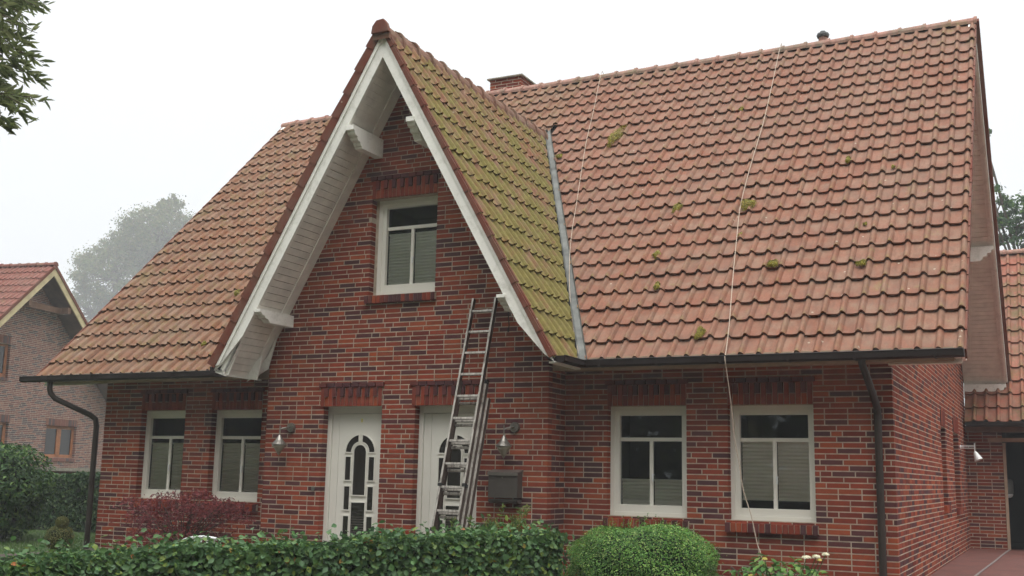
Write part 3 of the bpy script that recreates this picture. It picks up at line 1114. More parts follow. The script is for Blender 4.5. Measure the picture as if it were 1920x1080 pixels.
for side in (1, -1):
    mb = MB()
    b0, b1 = .030, .205
    low = gh + .015
    tip = slope_pt(side, low + .005, b0, GYF)
    inn = slope_pt(side, low - .30, b1, GYF)
    # main board, pointed at the foot
    mb.prism([mitre(side, b0, GYF), tip, slope_pt(side, low - .05, b0 + .055, GYF), inn, mitre(side, b1, GYF)], (0, .035, 0))
    # narrow cover strip along the top edge
    mb.prism([mitre(side, b0 - .012, GYF - .018), slope_pt(side, low - .02, b0 - .012, GYF - .018), slope_pt(side, low - .05, b0 + .05, GYF - .018), mitre(side, b0 + .05, GYF - .018)], (0, .018, 0))
    e_ = .19
    lw_ = low - .03 if side < 0 else low - .34
    mb.prism([mitre(side, b0, GYF + .036), slope_pt(side, low - .02, b0, GYF + .036), slope_pt(side, lw_, e_ + (.0 if side < 0 else -.02), GYF + .036), mitre(side, e_, GYF + .036)], (0, .03, 0))
    mb.build('bargeboard', 'white_paint', root_cross)
    # soffit boards
    sf = MB()
    yb = GY - .002
    perp = .188
    L = gh * 1.0
    ln = math.hypot(gh, GZ - GZ0)
    x_end = gh - (.150 if side < 0 else .40)
    total = x_end / cosg
    nb = int(total / .095)
    bw = total / nb
    nd = Vector((side * (GZ - GZ0), 0, gh)).normalized()
    ud = Vector((-side * gh, 0, GZ - GZ0)).normalized()
    top = mitre(side, perp, 0)
    for i in range(nb):
        a = top - ud * (i * bw + .003)
        b = top - ud * ((i + 1) * bw - .005)
        sf.prism([Vector((a.x, GYF + .036, a.z)), Vector((b.x, GYF + .036, b.z)), Vector((b.x, yb - .16, b.z)), Vector((a.x, yb - .16, a.z))], nd * .018)
    a, b = top, top - ud * total
    sf.prism([Vector((a.x, yb - .165, a.z)) - nd * .012, Vector((b.x, yb - .165, b.z)) - nd * .012, Vector((b.x, yb, b.z)) - nd * .012, Vector((a.x, yb, a.z)) - nd * .012], nd * .03)
    sf.prism([Vector((a.x, GYF + .036, a.z)) + nd * .022, Vector((b.x, GYF + .036, b.z)) + nd * .022, Vector((b.x, yb, b.z)) + nd * .022, Vector((a.x, yb, a.z)) + nd * .022], nd * .01)
    sf.build('soffit', 'white_soffit', root_cross)
    # boxed foot: rear cheek against the wall, triangular end board and bottom board
    ft = MB()
    fx = lambda d, p, y: slope_pt(side, d, p, y)
    zc = GZ - GS * gh
    kx = lambda d, z: Vector((GC + side * d, 0, z))
    for y_, poly in () if side > 0 else ((GY - .20, ((2.44, 2.50), (2.08, 2.80), (2.15, 2.46))), (GY - .06, ((2.10, 2.80), (1.95, 3.10), (2.09, 2.62), (2.44, 2.46)))):
        ft.prism([kx(d, z) + Vector((0, y_, 0)) for d, z in poly], (0, .02, 0))
    di_, zi_ = (.17, .105) if side < 0 else (.07, .06)
    ft.prism([Vector((GC + side * (gh + .0), GYF + .036, zc - .052)), Vector((GC + side * (gh - di_), GYF + .036, zc - zi_)), Vector((GC + side * (gh - di_), GY + .10, zc - zi_)), Vector((GC + side * (gh + .0), GY + .10, zc - .06))], Vector((0, 0, -.018)))
    if side < 0: ft.prism([kx(d, z) + Vector((0, GYF + .07, 0)) for d, z in ((gh + .01, 2.545), (gh - .20, 2.86), (gh - .36, 2.86), (gh - .20, 2.49))], (0, .02, 0))
    ft.build('eaves_box', 'white_paint', root_cross)

# projecting purlin ends
def purlin(p, d, length, w, h, parent, top=True):
    """beam from p (top centre at the wall) along unit d; ogee cut at the free end"""
    p, d = Vector(p), Vector(d)
    s = d.cross(Vector((0, 0, 1))).normalized()
    up = Vector((0, 0, 1))
    prof = [(0, 0), (length, 0), (length, -.062), (length - .035, -.066), (length - .035, -.080)]
    for i in range(5):          # convex bead
        t_ = i / 4 * math.pi / 2
        prof.append((length - .035 - .035 * (1 - math.cos(t_)), -.080 - .038 * math.sin(t_)))
    prof += [(length - .105, -.122), (length - .105, -.138)]
    for i in range(5):
        t_ = i / 4 * math.pi / 2
        prof.append((length - .105 - .035 * (1 - math.cos(t_)), -.138 - .038 * math.sin(t_)))
    prof += [(length - .175, -.182), (length - .175, -.198), (length - .19, -.222), (length - .215, -.235), (length - .215, -.255), (0, -.255)]
    prof = [(a_, b_ * h / .255) for a_, b_ in prof]
    m_ = MB()
    m_.prism([p + s * (w / 2) + d * a + up * b for a, b in prof], -s * w)
    return m_.build('purlin_end', 'white_paint', parent)

for dx, z, h_ in ((.455, 5.69, .26), (1.795, 3.345, .16)):
    for side in (1, -1):
        purlin((GC + side * dx, GY + .002, z), (0, -1, 0), .715, .115, h_, root_cross)

# eaves: soffit boards and gutters -----------------------------------
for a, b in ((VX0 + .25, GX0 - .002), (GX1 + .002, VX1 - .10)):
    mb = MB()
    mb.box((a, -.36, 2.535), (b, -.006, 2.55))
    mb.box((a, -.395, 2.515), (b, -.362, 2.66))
    mb.build('eaves_soffit', 'beige_wood', house)

def gutter(p0, p1, r, parent, name='gutter', end0=True, end1=True):
    p0, p1 = Vector(p0), Vector(p1)
    d = (p1 - p0).normalized()
    s = d.cross(Vector((0, 0, 1))).normalized()
    up = Vector((0, 0, 1))
    mb = MB()
    prof = [(-r, .0), (-r, -r * .95), (-r * .55, -r * 1.18), (r * .55, -r * 1.18), (r, -r * .95), (r, 0)]
    prof_in = [(a * .93, b * .93 + .0) for a, b in prof]
    seg = [-1, 1]
    A = [mb.vert(p0 + s * a + up * b) for a, b in prof]; B = [mb.vert(p1 + s * a + up * b) for a, b in prof]
    C_ = [mb.vert(p0 + s * a + up * b) for a, b in prof_in]; D_ = [mb.vert(p1 + s * a + up * b) for a, b in prof_in]
    for k in range(len(prof) - 1):
        mb.f.append([A[k], A[k + 1], B[k + 1], B[k]]); mb.mi.append(0)
        mb.f.append([C_[k], D_[k], D_[k + 1], C_[k + 1]]); mb.mi.append(0)
    for k in (0, len(prof) - 1):
        mb.f.append([A[k], B[k], D_[k], C_[k]]); mb.mi.append(0)
    if end0: mb.f.append(A); mb.mi.append(0)
    if end1: mb.f.append(B[::-1]); mb.mi.append(0)
    # rolled front bead
    for sg in (-1, 1):
        mb.tube([p0 + s * (r * sg) , p1 + s * (r * sg)], .0085, 6)
    return mb.build(name, 'gutter_brown', parent)

GZt = 2.622
gR = gutter((XR + .775, -.478, GZt), (-3.47, -.478, GZt - .004), .068, house)
gL = gutter((-8.47, -.478, GZt), (-12.92, -.478, GZt - .004), .068, house)
gutter((-3.435, -.40, GZt - .012), (-3.435, -1.14, GZt - .012), .06, house)
gutter((-8.53, -1.10, GZt - .012), (-8.53, -.40, GZt - .012), .06, house)
for gg_, xs in ((gR, (.5, -.3, -1.0, -1.75, -2.5, -3.2)), (gL, (-9.0, -9.8, -10.6, -11.4, -12.3))):
    for x in xs:
        mb = MB()
        mb.box((x - .012, -.55, GZt - .084), (x + .012, -.40, GZt - .080))
        mb.box((x - .012, -.551, GZt - .084), (x + .012, -.548, GZt + .006))
        mb.build('bracket', 'gutter_brown', gg_)

# downpipes
mb = MB()
mb.tube([(-.235, -.47, 2.57), (-.235, -.47, 2.50), (-.205, -.40, 2.38), (-.165, -.22, 2.17), (-.150, -.10, 2.06), (-.150, -.075, 1.96), (-.150, -.075, 0)], .040, 12)
mb.lathe((-.150, -.075, 1.93), [(.045, 0), (.045, .05)], 12)
mb.lathe((-.150, -.075, .72), [(.045, 0), (.045, .04)], 12)
dp = mb.build('downpipe', 'pipe_brown', house, smooth=False)
mb = MB()
mb.tube([(-12.32, -.47, 2.56), (-12.32, -.47, 2.43), (-12.30, -.46, 2.36), (-12.24, -.42, 2.28), (-11.76, -.14, 2.04), (-11.69, -.10, 1.98), (-11.67, -.09, 1.88), (-11.67, -.09, 0)], .042, 12)
mb.lathe((-11.67, -.09, .72), [(.047, 0), (.047, .04)], 12)
mb.build('downpipe', 'pipe_brown', house)

# right-hand verge (seen from outside, grazing) ------------------------
def verge_side(X, sx, parent):
    for (y0, z0, y1, z1, nm, nn) in ((EY, EZ, RY, RZ, 'front', ndm), (BY, BZ, RY, RZ, 'back', ndb)):
        a, b = Vector((X, y0, z0)), Vector((X, y1, z1))
        mb = MB()
        u = (b - a).normalized()
        L = (b - a).length
        n = int(L / GA)
        for i in range(n + 1):
            p = a + u * (i * L / (n + 1)) 
            q = p + u * (L / (n + 1) + .02)
            fw_ = .060 if nm == 'back' else .022
            mb.prism([p + nn * .012, q + nn * .0, q - nn * .10, p - nn * .12], (sx * fw_, 0, 0))
        mb.build('verge_tiles', 'verge_tile', parent)
        mb = MB()
        mb.prism([a - nn * .07, b - nn * .07, b - nn * .25, a - nn * .25 + u * .12], (-sx * .045, 0, 0))
        mb.prism([a - nn * .10 + Vector((-sx * .046, 0, 0)), b - nn * .10 + Vector((-sx * .046, 0, 0)), b - nn * .225 + Vector((-sx * .046, 0, 0)), a - nn * .225 + u * .1 + Vector((-sx * .046, 0, 0))], (-sx * .05, 0, 0))
        mb.build('bargeboard', 'white_paint', parent)
        mb = MB()
        w = X - (XR if sx > 0 else XL)
        nb = int((L - .28) / .095)
        for i in range(nb):
            p = a + u * (i * .095 + .05 + .003) - nn * .20
            q = a + u * (i * .095 + .05 + .09) - nn * .20
            mb.prism([p + Vector((-sx * .032, 0, 0)), q + Vector((-sx * .032, 0, 0)), q + Vector((-w + sx * .004, 0, 0)), p + Vector((-w + sx * .004, 0, 0))], nn * .018)
        p, q = a - nn * .185, b - nn * .185 - u * .22
        mb.prism([p + Vector((-sx * .032, 0, 0)), q + Vector((-sx * .032, 0, 0)), q + Vector((-w + sx * .004, 0, 0)), p + Vector((-w + sx * .004, 0, 0))], nn * .012)
        mb.build('soffit', 'white_soffit', parent)

verge_side(VX1, 1, root_main)
verge_side(VX0, -1, root_main)
for y, z in ((8.05, None), (BY - .22, None), (RY, RZ - .36), (2.6, None)):
    if z is None:
        z = (RZ - SL * abs(y - RY)) - .34
    purlin((XR + .002, y, z), (1, 0, 0), .74, .13, .26, root_main)
    purlin((XL - .002, y, z), (-1, 0, 0), .96, .13, .26, root_main)

# chimney -------------------------------------------------------------
CX0, CX1, CY0, CY1, CZ = -8.00, -7.33, 5.62, 6.28, 8.85
mb = MB()
zf = lambda s: CZ
brick_wall(mb, (CX0, CY0, 0), (1, 0, 0), (0, -1, 0), CX1 - CX0, zf, 7.9, [], seed=31)
brick_wall(mb, (CX1, CY0 + .113, 0), (0, 1, 0), (1, 0, 0), CY1 - CY0 - .226, zf, 7.9, [], seed=32)
brick_wall(mb, (CX0, CY1 - .113, 0), (0, -1, 0), (-1, 0, 0), CY1 - CY0 - .226, zf, 7.9, [], seed=33)
brick_wall(mb, (CX1, CY1, 0), (-1, 0, 0), (0, 1, 0), CX1 - CX0, zf, 7.9, [], seed=34)
ch = mb.build('chimney', ['brick_red', 'mortar', 'brick_dark'], house)
mb = MB()
mb.box((CX0 - .05, CY0 - .05, CZ + .012), (CX1 + .05, CY1 + .05, CZ + .042))
mb.box((CX0 + .24, CY0 + .2, CZ + .042), (CX1 - .20, CY1 - .2, CZ + .08))
mb.build('cap', 'cap_stone', ch, bevel=.008)
# roof vent pipe
mb = MB()
vp = Vector((-1.585, RY + .05, RZ + .02))
mb.lathe(vp, [(.075, -.05), (.075, .09), (.06, .10)], 14, m=0)
mb.lathe(vp, [(.095, .10), (.105, .135), (.095, .165), (.05, .185), (.045, .205), (.01, .21)], 14, m=1)
mb.build('roof_vent', ['ridge_tile', 'vent_dark'], house)

# ------------------------------------------------------------------ wall lamps, letter box
def wall_lamp(x, z, label):
    r = empty('wall_lamp', (x, GY, z), label, 'lamp', 'brass coloured cone wall lamps beside the front doors')
    y = GY - .17
    mb = MB()
    mb.lathe((x + .065, GY - .0, z + .23), [(.058, -.04), (.064, -.016), (.064, -.0015)], 18, axis=1)
    mb.build('wall_plate', 'steel', r)
    mb = MB()
    mb.tube([(x + .065, GY - .03, z + .23), (x + .06, y + .05, z + .225), (x + .02, y + .01, z + .21), (x, y, z + .20)], .011, 8)
    mb.tube([(x, y, z + .10), (x, y, z + .25)], .0075, 8)
    mb.build('arm', 'steel', r)
    mb = MB()
    mb.lathe((x, y, z), [(.100, .0), (.098, .006), (.052, .058), (.018, .115), (.012, .125)], 20)
    mb.build('shade', 'steel', r, smooth=False)
    mb = MB()
    mb.lathe((x, y, z), [(.004, -.145), (.034, -.095), (.068, -.045), (.092, -.002)], 20)
    mb.build('glass_cone', 'frosted_glass', r, smooth=True)
wall_lamp(-7.70, 1.60, 'cone shaped metal wall lamp on brick left of the white front doors')
wall_lamp(-4.36, 1.60, 'cone shaped metal wall lamp on brick above the grey letter box')

lb = empty('letter_box', (-4.38, GY, .95), 'dark grey metal letter box with pale lid on brick wall beside ladder', 'letter box')
x0, x1, z0, z1, yb, yf = -4.575, -4.185, 1.00, 1.29, GY - .002, GY - .135
mb = MB()
mb.prism([(x0, yb, z0 - .01), (x0, yf, z0 - .01), (x0, yf, z1 - .02), (x0, yb, z1 + .01)], (x1 - x0, 0, 0))
mb.build('body', 'letterbox_grey', lb, bevel=.004)
mb = MB()
mb.prism([(x0 - .008, yb, z1 + .036), (x0 - .008, yf - .015, z1 + .004), (x0 - .008, yf - .015, z1 - .036), (x0 - .008, yf - .006, z1 - .036), (x0 - .008, yf - .006, z1 - .004), (x0 - .008, yb, z1 + .014)], (x1 - x0 + .016, 0, 0))
mb.build('lid', 'bronze_lid', lb)
mb = MB()
pts = []
for i in range(11):
    t_ = math.pi * i / 10
    pts.append((x0, (yb + yf) / 2 - .064 * math.cos(t_ + math.pi) , z0 - .025 - .052 * math.sin(t_)))
mb.prism(pts, (x1 - x0, 0, 0))
mb.build('newspaper_roll', 'letterbox_grey', lb)
mb = MB()
mb.lathe((-4.385, yf - .006, z1 - .06), [(.009, -.003), (.009, .004)], 10, axis=1)
mb.build('lock', 'steel', lb)

# ------------------------------------------------------------------ extension ladder
lad = empty('extension_ladder', (-4.71, -1.62, 0), 'weathered aluminium extension ladder leaning on the brick gable before the right door', 'ladder')
lt = Vector((0, -.585, 3.43))
lb0 = Vector((0, -1.60, 0))
ld = (lt - lb0).normalized()
ln_ = Vector((0, -ld.z, ld.y))            # outward (towards the camera)
def ladder_section(cx, s0, s1, offn, width, rung0, name, nr):
    sec = bpy.data.objects.new(name, None)
    COL.objects.link(sec); sec.parent = lad
    sec.location = Vector((cx, lb0.y, lb0.z)) + ld * s0 - world_loc(lad)
    base = Vector((cx, lb0.y, lb0.z)) - ln_ * offn
    for sgn in (-1, 1):
        mb = MB()
        xo = sgn * width / 2
        o = base + ld * s0 + Vector((xo - .0125, 0, 0))
        mb.obox(o, (.025, 0, 0), -ln_ * .003, ld * (s1 - s0), m=0)
        mb.obox(o - ln_ * .0031, (.025, 0, 0), -ln_ * .058, ld * (s1 - s0), m=1)
        mb.obox(o - ln_ * .0612, (.025, 0, 0), -ln_ * .003, ld * (s1 - s0), m=0)
        mb.build('rail', ['aluminium', 'aluminium_shaded'], sec)
    for i in range(nr):
        s = rung0 + i * .28
        if s0 + .05 < s < s1 - .03:
            mb = MB()
            o = base + ld * s + Vector((-width / 2 + .0126, 0, 0)) - ln_ * .014
            mb.obox(o, (width - .0252, 0, 0), -ln_ * .030, ld * .026)
            mb.build('rung', 'aluminium', sec)
    return sec
s_top = (lt - lb0).length
ladder_section(-4.722, s_top - 2.92, s_top, 0.0, .315, s_top - .185 - 12 * .28, 'ladder_section', 14)
ladder_section(-4.722, .06, 2.50, .068, .365, .30, 'ladder_section', 12)
ladder_section(-4.722, .0, 2.30, .136, .415, .27, 'ladder_section', 12)
mb = MB()
for sgn in (-1, 1):
    for s, o_ in ((s_top - 2.93, .0), (1.17, -.02)):
        c = Vector((-4.722 + sgn * .16, lb0.y, 0)) + ld * s
        mb.obox(c + Vector((-.022, 0, 0)) + ln_ * .008, (.044, 0, 0), -ln_ * .07, ld * .035)
    c = Vector((-4.722 + sgn * .185, lb0.y, 0)) + ld * 2.46 - ln_ * .06
    mb.obox(c + Vector((-.018, 0, 0)), (.036, 0, 0), -ln_ * .05, ld * .05)
    c = Vector((-4.722 + sgn * .208, lb0.y, 0)) - ln_ * .130 + ld * .005
    mb.obox(c + Vector((-.02, 0, 0)), (.04, 0, 0), -ln_ * .078, ld * .05)
mb.build('rubber_caps', 'rubber_black', lad)

# ------------------------------------------------------------------ ropes over the roof
def view_ray(px, py):
    return (rt * ((px - 960) / 2059.3) + dn * ((py - 540) / 2059.3) + fw)
def on_plane(px, py, p0, n):
    d = view_ray(px, py)
    return CP + d * ((Vector(p0) - CP).dot(n) / d.dot(n))
def smooth_pts(P, k=4):
    out = []
    for i in range(len(P) - 1):
        a, b, c, d = P[max(i - 1, 0)], P[i], P[i + 1], P[min(i + 2, len(P) - 1)]
        for j in range(k):
            t_ = j / k
            out.append(.5 * ((2 * b) + (c - a) * t_ + (2 * a - 5 * b + 4 * c - d) * t_ ** 2 + (3 * b - a - 3 * c + d) * t_ ** 3))
    out.append(P[-1])
    return out
surf = Vector((0, EY, EZ)) + ndm * .062
rp1 = [on_plane(x, y, surf, ndm) for x, y in ((1128, 140), (1113, 207), (1100, 262), (1090, 322), (1080, 387), (1073, 430), (1068, 480), (1068, 540), (1074, 610), (1084, 660))]
rp1 = [Vector((rp1[0].x - .1, RY + .35, RZ - .25)), Vector((rp1[0].x - .03, RY + .02, RZ + .115))] + rp1[1:] + [Vector((-3.50, -.55, 2.60)), Vector((-3.53, -.55, 2.56))]
mb = MB(); mb.tube(smooth_pts(rp1), .0048, 6)
tag(mb.build('rope', 'rope', loc=(rp1[4].x, rp1[4].y, rp1[4].z)), 'thin pale rope down the tiles beside the grey lead valley, ending at gutter', 'rope', 'ropes laid over the ridge and down the roof')
rp2 = [on_plane(x, y, surf, ndm) for x, y in ((1463, 88), (1448, 157), (1432, 227), (1411, 298), (1398, 345), (1387.5, 391), (1382, 439), (1376, 500), (1371, 560), (1367, 612), (1361, 660))]
rp2 = [Vector((rp2[0].x - .1, RY + .35, RZ - .25)), Vector((rp2[0].x, RY + .02, RZ + .115))] + rp2[1:]
hang = []
for x, y, Y in ((1359, 671, -.56), (1363, 700, -.545), (1371, 760, -.50), (1377, 820, -.47), (1386, 870, -.46), (1394, 920, -.46), (1408, 965, -.50), (1420, 1020, -.56), (1428, 1045, -.60)):
    hang.append(on_plane(x, y, (0, Y, 0), Vector((0, 1, 0))))
hang.append(hang[-1] + Vector((.06, -.05, -.45)))
mb = MB(); mb.tube(smooth_pts(rp2 + hang), .0055, 6)
tag(mb.build('rope', 'rope', loc=(rp2[6].x, rp2[6].y, rp2[6].z)), 'long pale rope over the roof and gutter, hanging past the right hand window', 'rope', 'ropes laid over the ridge and down the roof')
# short dark cord hook under the right bargeboard
mb = MB()
c0 = on_plane(953, 583, (0, GY - .25, 0), Vector((0, 1, 0)))
mb.tube(smooth_pts([c0, c0 + Vector((-.02, .05, -.08)), c0 + Vector((-.035, .1, -.16)), c0 + Vector((-.055, .12, -.20))]), .006, 6)
mb.lathe(c0 + Vector((-.055, .12, -.24)), [(.008, 0), (.013, .01), (.013, .04), (.006, .05)], 8)
tag(mb.build('dangling_cable', 'rubber_black', loc=tuple(c0)), 'short dark cable end dangling from under the white bargeboard right of the ladder top', 'cable')

# ------------------------------------------------------------------ moss clumps
moss = [((1390, 205), .05, 'small moss clump high on the red roof between the two ropes', 1),
        ((1155, 258), .16, 'elongated brown green moss streak right of the thin rope near the roof top', 2),
        ((1591, 301), .07, 'moss clump alone in the upper right part of the red roof', 1),
        ((1675, 313), .035, 'tiny moss clump nearest to the right edge of the roof', 1),
        ((1403, 385), .12, 'largest bright yellow green moss cushion touching the long rope', 1.2),
        ((1449, 496), .08, 'moss clump just right of the long rope half way down the roof', 1),
        ((1615, 495), .08, 'yellow green moss cushion low on the right side of the roof', .6),
        ((1232, 479), .085, 'round moss clump between the valley and the long rope, the upper of two', 1),
        ((1232, 538), .07, 'round moss clump between the valley and the long rope, the lower of two', 1),
        ((1313, 625), .075, 'moss clump above the gutter, the lowest on the red roof', 1.4),
        ((1270, 390), .07, 'loose broken moss strip above the middle of the red roof', 2),
        ((1048, 294), .07, 'moss clump beside the top of the grey lead valley', 1),
        ((1622, 420), .03, 'tiny moss speck in the middle of the right roof part', 1),
        ((1388, 442), .05, 'thin moss smear under the brightest cushion beside the rope', 1.2),
        ((445, 550), .07, 'moss clump beside the red verge tiles left of the gable', 1),
        ((383, 645), .05, 'small moss clump low on the left roof above the gutter', 1)]
for k, ((px, py), r_, lab, st) in enumerate(moss):
    c = on_plane(px, py, Vector((0, EY, EZ)) + ndm * .02, ndm)
    rs = np.random.RandomState(50 + k)
    n = int(500 + 1900 * r_ / .1)
    q = rs.normal(size=(n, 3)); q /= np.linalg.norm(q, axis=1)[:, None]
    rad = rs.uniform(.6, 1, n) * (1 + .22 * np.sin(q[:, 0] * 4 + k) + .15 * np.sin(q[:, 1] * 5 + 2 * k))
    X, U, Nn = np.array((1, 0, 0.)), np.array(udm), np.array(ndm)
    pos = (q[:, 0] * rad * r_ * .8)[:, None] * X + (q[:, 1] * rad * r_ * st)[:, None] * U + (np.abs(q[:, 2]) * rad * r_ * .62)[:, None] * Nn
    if st > 1:
        pos += ((q[:, 1] * r_ * .5 * (st - 1)))[:, None] * X * .7
    nrm = q[:, :1] * X + q[:, 1:2] * U + np.abs(q[:, 2:]) * Nn
    o = leaves('moss_clump', pos + np.array(c), nrm + rs.normal(size=(n, 3)) * .4, .013, 'leaf_moss', aspect=.6, loc=tuple(c), seed=k, kind4=True)
    tag(o, lab, 'moss', 'moss clumps growing on the roof tiles')

# ------------------------------------------------------------------ annex at the right
ann = empty('annex', (1.5, 10, 0), 'low brick annex with mossy tiles and dark open doorway at right edge', 'annex')
AY = 10.14
mb = MB()
brick_wall(mb, (-.08, AY, 0), (1, 0, 0), (0, -1, 0), .70, lambda s: 2.35, -.1, [], seed=61)
brick_wall(mb, (1.75, AY, 0), (1, 0, 0), (0, -1, 0), 2.6, lambda s: 2.25, -.1, [], seed=62)
brick_wall(mb, (4.35, AY + .113, 0), (0, 1, 0), (1, 0, 0), 6.0, lambda s: 2.3 + max(0, 2.9 - abs(s - 2.9)) * 1.2, -.1, [], seed=63)
mb.build('wall', BM, ann)
mb = MB()
mb.box((.625, AY + .02, 0), (.675, AY + .12, 2.05))
mb.box((1.695, AY + .02, 0), (1.745, AY + .12, 2.05))
mb.box((.38, AY - .03, 2.07), (1.80, AY + .12, 2.14))
mb.build('door_frame', 'beige_wood', ann)
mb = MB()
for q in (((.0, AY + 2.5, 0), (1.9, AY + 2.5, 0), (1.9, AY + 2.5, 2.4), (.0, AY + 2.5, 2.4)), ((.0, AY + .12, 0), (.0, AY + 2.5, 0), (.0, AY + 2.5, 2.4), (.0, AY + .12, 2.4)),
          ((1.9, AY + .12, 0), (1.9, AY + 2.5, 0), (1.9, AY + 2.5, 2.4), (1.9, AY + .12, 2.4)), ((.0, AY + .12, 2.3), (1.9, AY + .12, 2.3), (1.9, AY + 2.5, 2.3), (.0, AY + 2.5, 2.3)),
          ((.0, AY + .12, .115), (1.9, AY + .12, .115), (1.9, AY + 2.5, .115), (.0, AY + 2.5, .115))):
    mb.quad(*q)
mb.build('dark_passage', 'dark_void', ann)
mb = MB()
mb.box((0.02, AY - .42, 2.24), (4.6, AY, 2.34))
mb.build('eaves_soffit', 'brown_wood', ann)
AEY, AEZ, ARY, ARZ = AY - .50, 2.40, 13.2, 6.22
ua = Vector((0, ARY - AEY, ARZ - AEZ)).normalized()
na = Vector((0, -(ARZ - AEZ), ARY - AEY)).normalized()
La = math.hypot(ARY - AEY, ARZ - AEZ)
tf = tile_field((0.02, AEY, AEZ), (1, 0, 0), ua, na, 22, 14, cw=.2059, gauge=(La - .05) / 14, seed=71)
ar = tf.build('roof_tiles', 'roof_tile_annex', ann)
ub = Vector((0, -(ARY - AEY), ARZ - AEZ)).normalized()
nb_ = Vector((0, (ARZ - AEZ), ARY - AEY)).normalized()
tf = tile_field((4.55, 2 * ARY - AEY, AEZ), (-1, 0, 0), ub, nb_, 22, 14, cw=.2059, gauge=(La - .05) / 14, seed=72)
tf.build('roof_tiles', 'roof_tile_annex', ann)
ridge_caps((4.6, ARY, ARZ + .01), (0.0, ARY, ARZ + .01), 12, .10, 'ridge_tile', ann, 7)
mb = MB()
mb.prism([(0.02, AEY + .05, AEZ - .03), (0.02, ARY, ARZ - .06), (0.02, 2 * ARY - AEY - .05, AEZ - .03)], (4.5, 0, 0))
mb.build('roof_deck', 'underlay', ann)
gutter((4.6, AEY - .03, AEZ - .0), (.06, AEY - .03, AEZ - .0), .062, ann)
mb = MB()
mb.box((1.03, AY - .06, .0), (1.07, AY + .06, 2.05))
mb.build('door_post', 'green_post', ann)
# white dispenser hanging in the passage
dc = on_plane(1891, 918, (0, AY + .5, 0), Vector((0, 1, 0)))
wb = empty('wall_lantern', tuple(dc), 'grey rounded box with a white lower rim hanging in the dark annex doorway', 'lantern')
mb = MB()
mb.lathe(dc, [(.075, -.08), (.088, -.06), (.088, .14), (.07, .18), (.02, .19)], 16)
mb.build('housing', 'lead_flashing', wb, smooth=True)
mb = MB()
mb.lathe(dc, [(.03, -.155), (.06, -.135), (.078, -.10), (.078, -.082)], 16)
mb.build('bowl', 'white_shiny', wb, smooth=True)
mb = MB()
mb.tube([dc + Vector((0, 0, .15)), dc + Vector((0, 0, 1.2))], .01, 6)
mb.build('stem', 'rubber_black', wb)
# lamp on the side wall
sl = on_plane(1800, 838, (XR, 0, 0), Vector((1, 0, 0)))
pass
sp = empty('spotlight', tuple(sl), 'small white spotlight on a bracket sticking out of the long side brick wall', 'spotlight')
mb = MB()
mb.lathe(sl + Vector((.0, 0, 0)), [(.035, .001), (.035, .02)], 12, axis=0)
mb.tube([sl + Vector((.01, 0, .015)), sl + Vector((.24, -.02, .015))], .008, 6)
mb.tube([sl + Vector((.01, 0, -.02)), sl + Vector((.24, -.02, -.02))], .006, 6)
mb.tube([sl + Vector((.24, -.02, .07)), sl + Vector((.24, -.02, -.09))], .008, 6)
mb.build('bracket', 'white_shiny', sp)
mb = MB()
d_ = Vector((.30, -.1, -.75)).normalized()
c_ = sl + Vector((.24, -.02, -.08))
prev = None
mb.tube([c_, c_ + d_ * .03, c_ + d_ * .16], [.018, .035, .075], 14)
mb.build('shade', 'white_shiny', sp)

# ------------------------------------------------------------------ ground
def sheet(name, pts, mat, kind='structure'):
    m_ = MB()
    m_.quad(*pts)
    o = m_.build(name, mat)
    return tag(o, kind=kind)
t = NT('ground_grass')
n1 = t.noise(.35, 5); n2 = t.noise(9, 5, .7)
c = t.ramp(n2, [(.3, g(.035, .06, .02)), (.6, g(.06, .10, .03)), (.8, g(.085, .12, .04))])
c = t.mix(.4, c, t.ramp(n1, [(.3, g(.7, .75, .7)), (.7, g(1.2, 1.15, 1.0))]), 'MULTIPLY')
t.base(c); t.rough(.9); t.bump(n2, .6, .03)
sheet('ground', [(-600, -600, -.03), (600, -600, -.03), (600, 700, -.03), (-600, 700, -.03)], 'ground_grass')
t = NT('patio_pavers')
bt = t.add('ShaderNodeTexBrick')
bt.inputs['Scale'].default_value = 5.0
bt.inputs['Mortar Size'].default_value = .012
bt.inputs['Color1'].default_value = g(.17, .055, .042)
bt.inputs['Color2'].default_value = g(.12, .042, .034)
bt.inputs['Mortar'].default_value = g(.12, .075, .06)
t.l.new(t.coord(), bt.inputs['Vector'])
c = t.mix(.6, bt.outputs['Color'], t.ramp(t.noise(1.4, 5, .65), [(.3, g(.55, .5, .5)), (.55, g(1, 1, 1)), (.75, g(1.35, 1.3, 1.25))]), 'MULTIPLY')
t.base(c); t.rough(.7)
m_ = MB()
m_.box((-.5, -12, -.2), (8, 14, -.0))
m_.box((0.0, -.5, .0), (5.5, 13, .10))
tag(m_.build('patio', 'patio_pavers'), kind='structure')
plain('low_bounce_gravel', g(.085, .075, .062), .95, .1, .3, 20)
m_ = MB(); m_.box((-11.4, -11.5, -.15), (-.52, -.01, -.004))  # unseen dark gravel sheet, added to keep ground bounce low and neutral
tag(m_.build('low_bounce_yard', 'low_bounce_gravel'), kind='structure')
t = NT('bed_soil'); 
c = t.ramp(t.noise(14, 5, .7), [(.3, g(.03, .022, .016)), (.7, g(.075, .055, .04))]); t.base(c); t.rough(.95)
m_ = MB(); m_.box((-11.6, -2.2, .0), (-7.3, -.01, .04)); m_.box((-3.8, -2.6, .0), (-.1, -.01, .04))
tag(m_.build('garden_bed', 'bed_soil'), kind='structure')
mb = MB()
hp = [on_plane(x, y, (0, 0, .112), Vector((0, 0, 1))) for x, y in ((1805, 1100), (1830, 1079), (1852, 1062), (1868, 1050), (1880, 1040), (1893, 1031))]
mb.tube(smooth_pts(hp), .013, 8)
